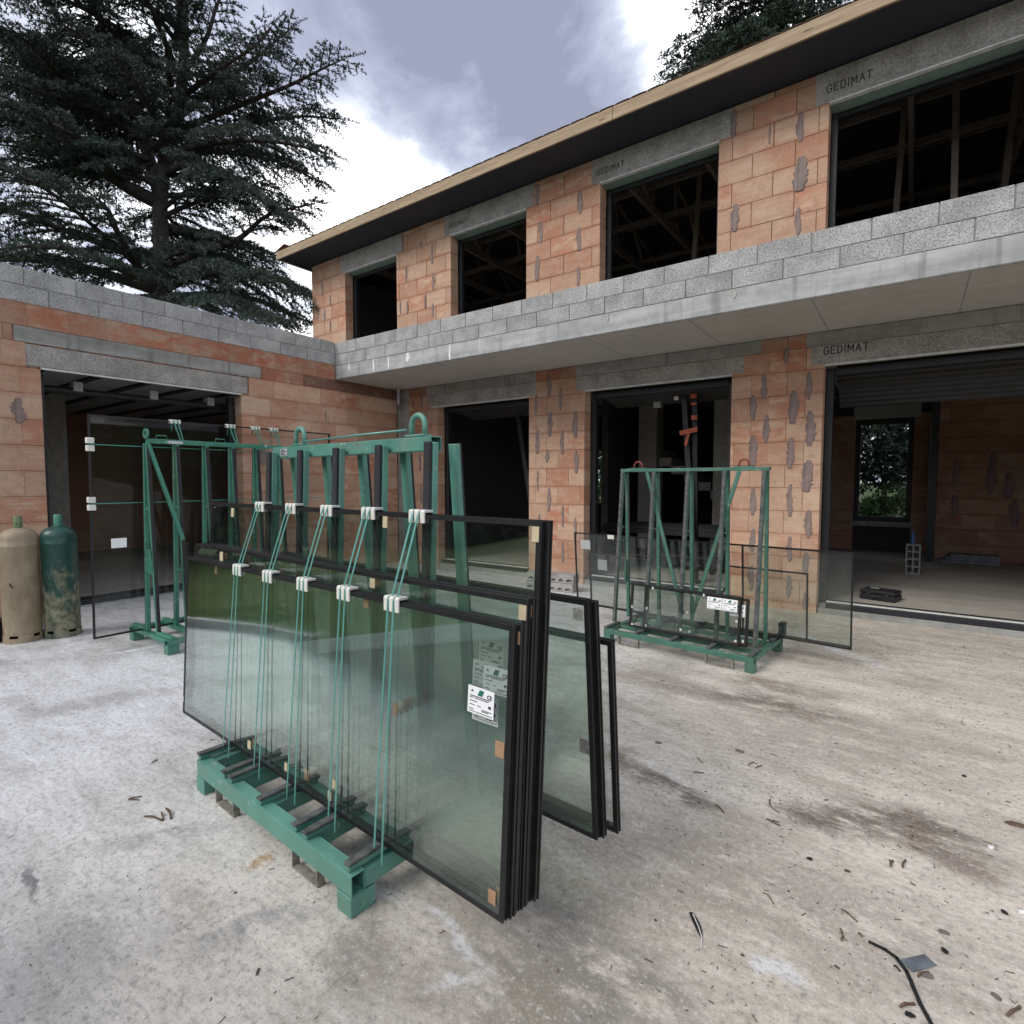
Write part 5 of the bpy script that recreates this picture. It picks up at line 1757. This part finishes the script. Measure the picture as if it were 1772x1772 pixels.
def cedar():
    base = at_depth(287, 820, ZC); base.z = -0.1
    tr = [([tuple(base), pd(286, 640), pd(283, 520), pd(279, 430), pd(277, 360), pd(281, 310), pd(292, 255), pd(308, 195), pd(318, 110), pd(318, 0), pd(315, -130), pd(312, -250)], 0.33, .05),
          ([pd(277, 345), pd(262, 285, .2), pd(243, 235, .4), pd(228, 195, .5), pd(205, 130, .7), pd(178, 50, .9), pd(150, -70, 1.1)], .17, .05)]
    lim = [
        ([pd(276, 352), pd(215, 320, -.5), pd(165, 283, -1), pd(105, 238, -1.4), pd(45, 212, -1.6), pd(-40, 190, -1.8)], .20),
        ([pd(283, 300), pd(330, 283, -.6), pd(390, 300, -1.1), pd(445, 335, -1.5), pd(520, 385, -1.9)], .12),
        ([pd(286, 470), pd(340, 440, -.4), pd(410, 415, -.8), pd(465, 372, -1.0), pd(545, 352, -1.2)], .13),
        ([pd(286, 500), pd(350, 475, -.8), pd(430, 470, -1.5), pd(520, 500, -2.0), pd(590, 560, -2.3)], .12),
        ([pd(286, 520), pd(350, 510, .6), pd(430, 515, 1.0), pd(540, 560, 1.3)], .11),
        ([pd(286, 530), pd(340, 520, -1.2), pd(410, 520, -2.2), pd(500, 560, -2.9)], .11),
        ([pd(275, 500), pd(235, 455, -1.1), pd(205, 405, -2.0), pd(185, 360, -2.7), pd(150, 330, -3.3)], .13),
        ([pd(275, 490), pd(220, 470, -1.4), pd(150, 440, -2.6), pd(80, 425, -3.4), pd(0, 430, -4)], .13),
        ([pd(277, 505), pd(200, 480, -.4), pd(110, 455, -.7), pd(10, 450, -.9), pd(-60, 460, -1)], .14),
        ([pd(279, 515), pd(215, 515, .8), pd(130, 500, 1.6), pd(40, 500, 2.0)], .12),
        ([pd(300, 230), pd(395, 190, -.4), pd(500, 148, -.8), pd(560, 118, -.9), pd(600, 100, -1)], .11),
        ([pd(304, 205), pd(375, 150, .4), pd(445, 98, .7), pd(508, 45, .9)], .10),
        ([pd(300, 240), pd(400, 220, .6), pd(510, 202, 1.0), pd(590, 206, 1.2)], .10),
        ([pd(294, 262), pd(390, 245, -.9), pd(480, 246, -1.4), pd(570, 266, -1.6)], .10),
        ([pd(290, 275), pd(380, 262, .9), pd(480, 280, 1.4), pd(560, 318, 1.6)], .09),
        ([pd(316, 130), pd(355, 70, -.3), pd(372, 20, -.5), pd(395, -45, -.6)], .08),
        ([pd(312, 170), pd(380, 120, -1.2), pd(440, 80, -1.8), pd(470, 45, -2.0)], .09),
        ([pd(262, 290), pd(200, 270, .5), pd(110, 280, .9), pd(0, 300, 1.2)], .10),
        ([pd(245, 240), pd(180, 200, -.8), pd(90, 165, -1.4), pd(-20, 130, -1.8)], .10),
        ([pd(228, 195), pd(170, 160, .4), pd(90, 110, .9), pd(0, 60, 1.2)], .10),
    ]
    # the rest of the whorls, turned all round the two leaders
    fw, rt, up = cam_axes()
    fwh = Vector((fw.x, fw.y, 0)).normalized()
    def radial(p, az, ln, rise):
        d = rt * math.cos(az) + fwh * math.sin(az)
        p = Vector(p)
        return [tuple(p), tuple(p + d * ln * .3 + Vector((0, 0, rise * ln * .30))), tuple(p + d * ln * .65 + Vector((0, 0, rise * ln * .5))), tuple(p + d * ln + Vector((0, 0, rise * ln * .52 - .05 * ln)))]
    rr = random.Random(5)
    for k in range(50):
        f = k / 50
        y = 480 - f * 640
        left = rr.random() < .45
        x = (277 + (300 - y) * .12) if not left else (277 - max(0, 330 - y) * .36)
        az = rr.uniform(0, 2 * PI)
        right = math.cos(az)
        ln = rr.uniform(3.0, 5.2) * (1 - .30 * f)
        if right > .25: ln *= .50 if y < 250 else .66
        if right < -.2: ln *= 1.15
        lim.append((radial(pd(x, y), az, ln, rr.uniform(.08, .34)), .08))
    for k in range(22):                     # the dense heart of the crown, left of the trunk
        az = rr.uniform(.6 * PI, 1.55 * PI)
        lim.append((radial(pd(275 - rr.uniform(0, 120), 20 + rr.uniform(0, 300)), az, rr.uniform(2.2, 4.6), rr.uniform(.0, .3)), .06))
    conifer('cedar_tree', 'large dark spreading cedar rising behind the wing parapet', tuple(base), tr, lim, 'needles', 1.3)


cedar()


def spire():
    """dense conifer behind the house roof"""
    Z2 = 22.5
    def p2(x, y, dz=0): return at_depth(x, y, Z2 + dz)
    base = p2(1400, 820); base.z = -.1
    top = p2(1405, -330)
    tr = [([tuple(base), tuple(p2(1400, 300)), tuple(p2(1402, 0)), tuple(top)], .5, .05)]
    fw, rt, up = cam_axes()
    fwh = Vector((fw.x, fw.y, 0)).normalized()
    rr = random.Random(9)
    lim = []
    for k in range(95):
        y = 260 - 560 * (k / 95)
        az = rr.uniform(0, 2 * PI)
        ln = max(.6, (1.8 + (y + 300) / 560 * 5.2)) * rr.uniform(.75, 1.08)
        if rr.random() < .35: az = PI + rr.uniform(-.5, .5)
        p = p2(1402, y)
        d = rt * math.cos(az) + fwh * math.sin(az)
        lim.append(([tuple(p), tuple(p + d * ln * .4 + Vector((0, 0, .16 * ln))), tuple(p + d * ln * .75 + Vector((0, 0, .20 * ln))), tuple(p + d * ln + Vector((0, 0, .10 * ln)))], .06))
    conifer('conifer_tree', 'dense conifer whose top shows above the house roof', tuple(base), tr, lim, 'needles2', .75, (.8, 1.6), .22, .46, .19, 6)


spire()


# garden behind the house, glimpsed through the rear windows
def shrub(name, label, loc, rx, ry, rz, n, tone, leaf=.10, trunk=0.0, group=None):
    t = thing(name, label, 'tree' if trunk else 'shrub', loc, group=group)
    u = RNG.normal(size=(n, 3)); u /= np.linalg.norm(u, axis=1, keepdims=True)
    rad = RNG.uniform(.35, 1.0, (n, 1)) ** .5
    lump = 1 + .25 * np.sin(u[:, 0:1] * 5 + loc[0]) * np.cos(u[:, 1:2] * 4 + u[:, 2:3] * 6)
    P_ = u * rad * lump * np.array([rx, ry, rz]) + np.array([0, 0, trunk + rz * .92])
    link('foliage', tufts_mesh('foliage', P_, u, np.full(n, leaf * 2.2), M[tone], 3, .32, .2), t)
    segs = [((0, 0, 0), (0.05, 0, trunk + rz * .7), .06 + .05 * trunk, .04)]
    for k in range(7):
        a = k * .9
        segs.append(((0.02, 0, trunk * .8 + .15), (math.cos(a) * rx * .6, math.sin(a) * ry * .6, trunk + rz * (.7 + .1 * (k % 3))), .03, .01))
    link('stems', tubes_mesh('stems', segs, M['bark'], 5), t)
    return t


for i, (x, y, rx, rz, n) in enumerate(((-1.9, 18.3, 1.1, .55, 1500), (-0.3, 19.0, 1.2, .7, 1600), (1.0, 18.4, 1.0, .5, 1200))):
    shrub('garden_shrub', ['green shrub behind the house, at the left of the right rear window', 'green shrub behind the house, in the middle of the right rear window', 'green shrub behind the house, at the right of the right rear window'][i],
          (x, y, -.12), rx, .9, rz, n, 'leaves', .07, group='shrubs behind the house')
for i, (x, y, h) in enumerate(((-.7, 21.5, 1.5), (.6, 22.5, 1.9))):
    shrub('garden_tree', ['dark leafy tree behind the house, left of two in the right rear window', 'dark leafy tree behind the house, right of two in the right rear window'][i], (x, y, -.12), 2.0, 1.6, 1.7, 2200, 'needles2', .11, h, 'trees behind the house')
shrub('garden_shrub', 'bright green shrub glimpsed through the middle opening', (-10.3, 19.3, -.12), 2.2, 1.2, 1.6, 2600, 'leaves', .09)
# the hedge beyond the lawn, mirrored in the panes
n = 15000
P_ = np.stack([RNG.uniform(-19.5, -16, n), RNG.uniform(-42, .2, n), RNG.uniform(0.2, 6.5, n)], 1)
P_[:, 0] += .10 * P_[:, 1]
P_[9000:, 0] = RNG.uniform(-24, 8, n - 9000); P_[9000:, 1] = RNG.uniform(-25, -21.5, n - 9000)
hd = raw = link('hedge', tufts_mesh('hedge', P_, RNG.normal(size=(n, 3)), np.full(n, .62), M['hedge'], 3, .5, .2))
hd['kind'] = 'stuff'; hd['label'] = 'green hedge beyond the lawn, mirrored in the glass panes'


# ------------------------------------------------------------------ litter on the yard
def chip_mesh(name, pts, th, mat, curl=0.0):
    """flat offcut with real thickness from an outline"""
    k = len(pts)
    c = [sum(p[i] for p in pts) / k for i in (0, 1)]
    vs = [(x, y, .001 + curl * ((x - c[0]) ** 2) * 20) for x, y in pts] + [(x * .96, y * .96, th + curl * ((x - c[0]) ** 2) * 20) for x, y in pts]
    fs = [tuple(reversed(range(k))), tuple(range(k, 2 * k))] + [(i, (i + 1) % k, k + (i + 1) % k, k + i) for i in range(k)]
    me = bpy.data.meshes.new(name); me.from_pydata(vs, [], fs); me.materials.append(mat); me.update()
    return me


def stick(px0, px1, r, mat, label, cat, name, group=None, bend=0.0):
    r *= .62
    a, c = on_ground(*px0), on_ground(*px1)
    z = lvl((a.y + c.y) / 2)
    v = c - a
    s = Vector((-v.y, v.x, 0))
    pts = []
    for i in range(6):
        f = i / 5
        p = v * (f - .5) + s * bend * math.sin(PI * f) + Vector((0, 0, r + .002 + .003 * math.sin(5 * f)))
        pts.append(p)
    o = MB().tube(pts, r, 5, rs=[r * (.75 + .3 * ((i * 7) % 3) / 2) for i in range(6)]).build(name, mat, loc=((a.x + c.x) / 2, (a.y + c.y) / 2, z))
    return tag(o, label, cat, group)


def flat(px, size, mat, label, cat, name, rot=0.0, th=.006, n=5, group=None, asp=.6):
    p = on_ground(*px)
    rr = random.Random(px[0])
    size *= .62
    pts = [(size * math.cos(2 * PI * i / n + rr.uniform(-.4, .4)) * rr.uniform(.6, 1.2), size * asp * math.sin(2 * PI * i / n + rr.uniform(-.25, .25)) * rr.uniform(.8, 1.1)) for i in range(n)]
    o = link(name, chip_mesh(name, pts, th, mat), None, (p.x, p.y, lvl(p.y) + .001), (0, 0, rot))
    return tag(o, label, cat, group)


T_, CH = M['twig'], M['chip']
GS = 'sticks lying on the yard'
for p0, p1, r, lb, bd in (
    ((222, 1385), (245, 1379), .006, 'short dark stick on the pale concrete left of the mint green rack', 0),
    ((222, 1386), (241, 1385), .005, 'thin tan sliver touching a short dark stick, left of the rack', .05),
    ((250, 1415), (281, 1421), .008, 'longest brown stick of the small heap left of the mint green rack', .05),
    ((287, 1401), (296, 1418), .009, 'thick upright brown stick at the right of the small heap', .05),
    ((279, 1407), (283, 1420), .006, 'pale thin stick in the middle of the small heap', .0),
    ((262, 1323), (272, 1315), .006, 'lone dark splinter near the left foot of the mint green rack', 0),
    ((1455, 1575), (1484, 1596), .005, 'reddish twig between the feather and the black cable', .02),
    ((1454, 1609), (1457, 1629), .005, 'short straight twig just above the black cable end', .05),
    ((1320, 1546), (1339, 1565), .0035, 'hair thin bent twig in the middle of the right yard', .12),
    ((1326, 1419), (1350, 1430), .006, 'brown twig lying below a forked twig, right yard', 0),
    ((1333, 1384), (1348, 1407), .005, 'bent grey twig in the right half of the yard', -.2),
    ((1236, 1394), (1252, 1407), .006, 'dark twig at the end of the long damp stain', .1),
    ((1199, 1338), (1218, 1338), .005, 'straight thin twig right of the leaning rear panes', 0),
    ((1206, 1312), (1216, 1321), .005, 'small slanted twig, right of the leaning rear panes', 0),
    ((1294, 1326), (1305, 1319), .005, 'left one of a pair of tiny parallel twigs', 0),
    ((1307, 1331), (1318, 1325), .005, 'right one of a pair of tiny parallel twigs', 0),
    ((1541, 1502), (1545, 1491), .008, 'left short brown peg standing out on the right yard', .05),
    ((1562, 1504), (1567, 1490), .008, 'right short brown peg standing out on the right yard', .05),
    ((1557, 1746), (1582, 1739), .008, 'grey stick by the lower end of the black cable', .05),
    ((1742, 1761), (1765, 1744), .008, 'brown stick in the bottom right corner of the yard', 0),
    ((1546, 1674), (1558, 1682), .006, 'black sliver just left of the black cable', .05),
    ((1485, 1618), (1493, 1622), .006, 'small dark splinter at the upper end of the black cable', 0),
    ((1588, 1693), (1607, 1684), .007, 'brown stick beside the grey metal offcut', .08)):
    stick(p0, p1, r, M['black'] if 'black sliver' in lb else T_, lb, 'stick', 'stick', GS, bd)
GC = 'chips lying on the yard'
for px, s, m_, lb, rot, asp in (
    ((1138, 1286), .045, CH, 'grey bark chip behind the leaning rear panes', .4, .45),
    ((1280, 1301), .045, CH, 'pale grey chip farther right of the leaning rear panes', -.2, .5),
    ((1402, 1488), .022, M['black'], 'small round black leaf in the middle of the right yard', .3, .6),
    ((1466, 1509), .022, M['twig'], 'brown pod shaped chip right of the small black leaf', .2, .4),
    ((1634, 1615), .028, CH, 'crumpled grey chip above the dark fragment, right yard', .2, .5),
    ((1635, 1648), .024, M['black'], 'dark angular fragment above the grey metal offcut', -.7, .55),
    ((1737, 1580), .024, M['black'], 'black angular fragment near the right edge of the yard', -.5, .5),
    ((1714, 1468), .022, M['paper'], 'small white tile chip near the right edge of the yard', .6, .7),
    ((1768, 1581), .02, M['paper'], 'white scrap cut by the right edge of the picture', .6, .6),
    ((1606, 1691), .028, CH, 'dull grey chip beside the grey metal offcut', .4, .6),
    ((1724, 1727), .024, CH, 'curled grey chip near the bottom right corner', -.8, .5),
    ((1573, 1758), .024, M['black'], 'black crumb by the lower end of the black cable', .1, .5),
    ((1758, 1428), .07, M['twig'], 'wide brown piece of bark at the right edge of the yard', .1, .5),
    ((1668, 1344), .02, M['black'], 'tiny dark leaf far out on the right yard', 0, .5),
    ((1308, 1175), .062, M['cork'], 'flat tan brick shard by the front foot of the dull green rack', .1, .35)):
    flat(px, s, m_, lb, 'debris', 'chip', rot, .008, 6, GC, asp)
p = on_ground(1589, 1667)
tag(link('metal_offcut', chip_mesh('metal_offcut', [(-.055, -.022), (.05, -.026), (.055, .02), (-.05, .024)], .004, M['greymetal']), None, (p.x, p.y, .001), (0, .03, R(52))), 'grey ribbed metal offcut beside the black cable', 'offcut')
# cable strip
path = [(1503, 1631), (1530, 1644), (1551, 1659), (1568, 1682), (1580, 1710), (1592, 1738), (1606, 1764), (1630, 1805), (1660, 1850)]
q = [on_ground(*c) for c in path]
q = [Vector(tuple(v)) for v in catmull([tuple(v) for v in q], .03)]
b = MB()
for i, (u_, v_) in enumerate(zip(q[:-1], q[1:])):
    w_ = .0075 * (1 + .5 * math.sin(i * .35)) + .004
    b.beam(u_ + Vector((0, 0, .004)), v_ + (v_ - u_) * .15 + Vector((0, 0, .004)), w_ * .75, .005, (-(v_ - u_).y, (v_ - u_).x, 0))
tag(b.build('cable', M['black']), 'black rubber strip curving across the bottom right of the yard', 'cable')
# feather
p = on_ground(1206, 1612)
f = thing('feather', 'dark bird feather with a pale quill lying on the yard', 'feather', (p.x, p.y, .002), (0, 0, R(-58)))
k = 9
lo, hi = [], []
for i in range(k):
    s = i / (k - 1)
    w_ = .0125 * math.sin(PI * min(1, .12 + s * .86)) ** .6
    x = -.085 + .115 * s
    yb = .010 * math.sin(2.2 * s)
    lo.append((x, yb - w_)); hi.append((x, yb + w_ * .8))
link('vane', chip_mesh('vane', lo + hi[::-1], .004, M['black']), f)
MB().tube([(-.07, .004, .006), (-.01, .009, .006), (.03, .008, .005), (.075, -.006, .003)], .0018, 5).build('quill', M['white'], f)
# fine needle litter and crumbs, too many to count
n = 6500
X, Y = [], []
while len(X) < n:
    x, y = random.uniform(-8, 6), random.uniform(-.4, 7)
    dens = .16 + .84 * max(0, min(1, (x + 2.2) / 3.0))
    cl = .5 + .5 * math.sin(x * 2.1 + 1.7 * math.sin(y * 1.3)) * math.sin(y * 1.9 + x)
    if random.random() < dens * (.25 + .75 * cl ** 1.5): X.append(x); Y.append(y)
X, Y = np.array(X), np.array(Y)
A_ = RNG.uniform(0, 2 * PI, n); Ln = RNG.gamma(1.6, .003, n) + .002; Wd = RNG.uniform(.0006, .0016, n) + (RNG.random(n) < .06) * .004
Zb = np.array([lvl(v) for v in Y])
ca, sa = np.cos(A_), np.sin(A_)
V = []
for sx, sy, zz in ((-1, -1, .0015), (1, -1, .0015), (1, 1, .0015), (-1, 1, .0015), (-.8, 0, .004), (.8, 0, .004)):
    V.append(np.stack([X + ca * Ln * sx - sa * Wd * sy, Y + sa * Ln * sx + ca * Wd * sy, Zb + zz], 1))
V = np.stack(V, 1).reshape(-1, 3)
base = (np.arange(n) * 6)[:, None]
tri = np.array([[0, 1, 5], [0, 5, 4], [3, 4, 5], [3, 5, 2], [0, 4, 3], [1, 2, 5]])
F = (base[:, :, None] + tri[None]).reshape(-1, 3)
nl = link('needle_litter', raw_mesh('needle_litter', V, F, M['grit']))
nl['kind'] = 'stuff'; nl['label'] = 'dry needles and crumbs scattered over the concrete'
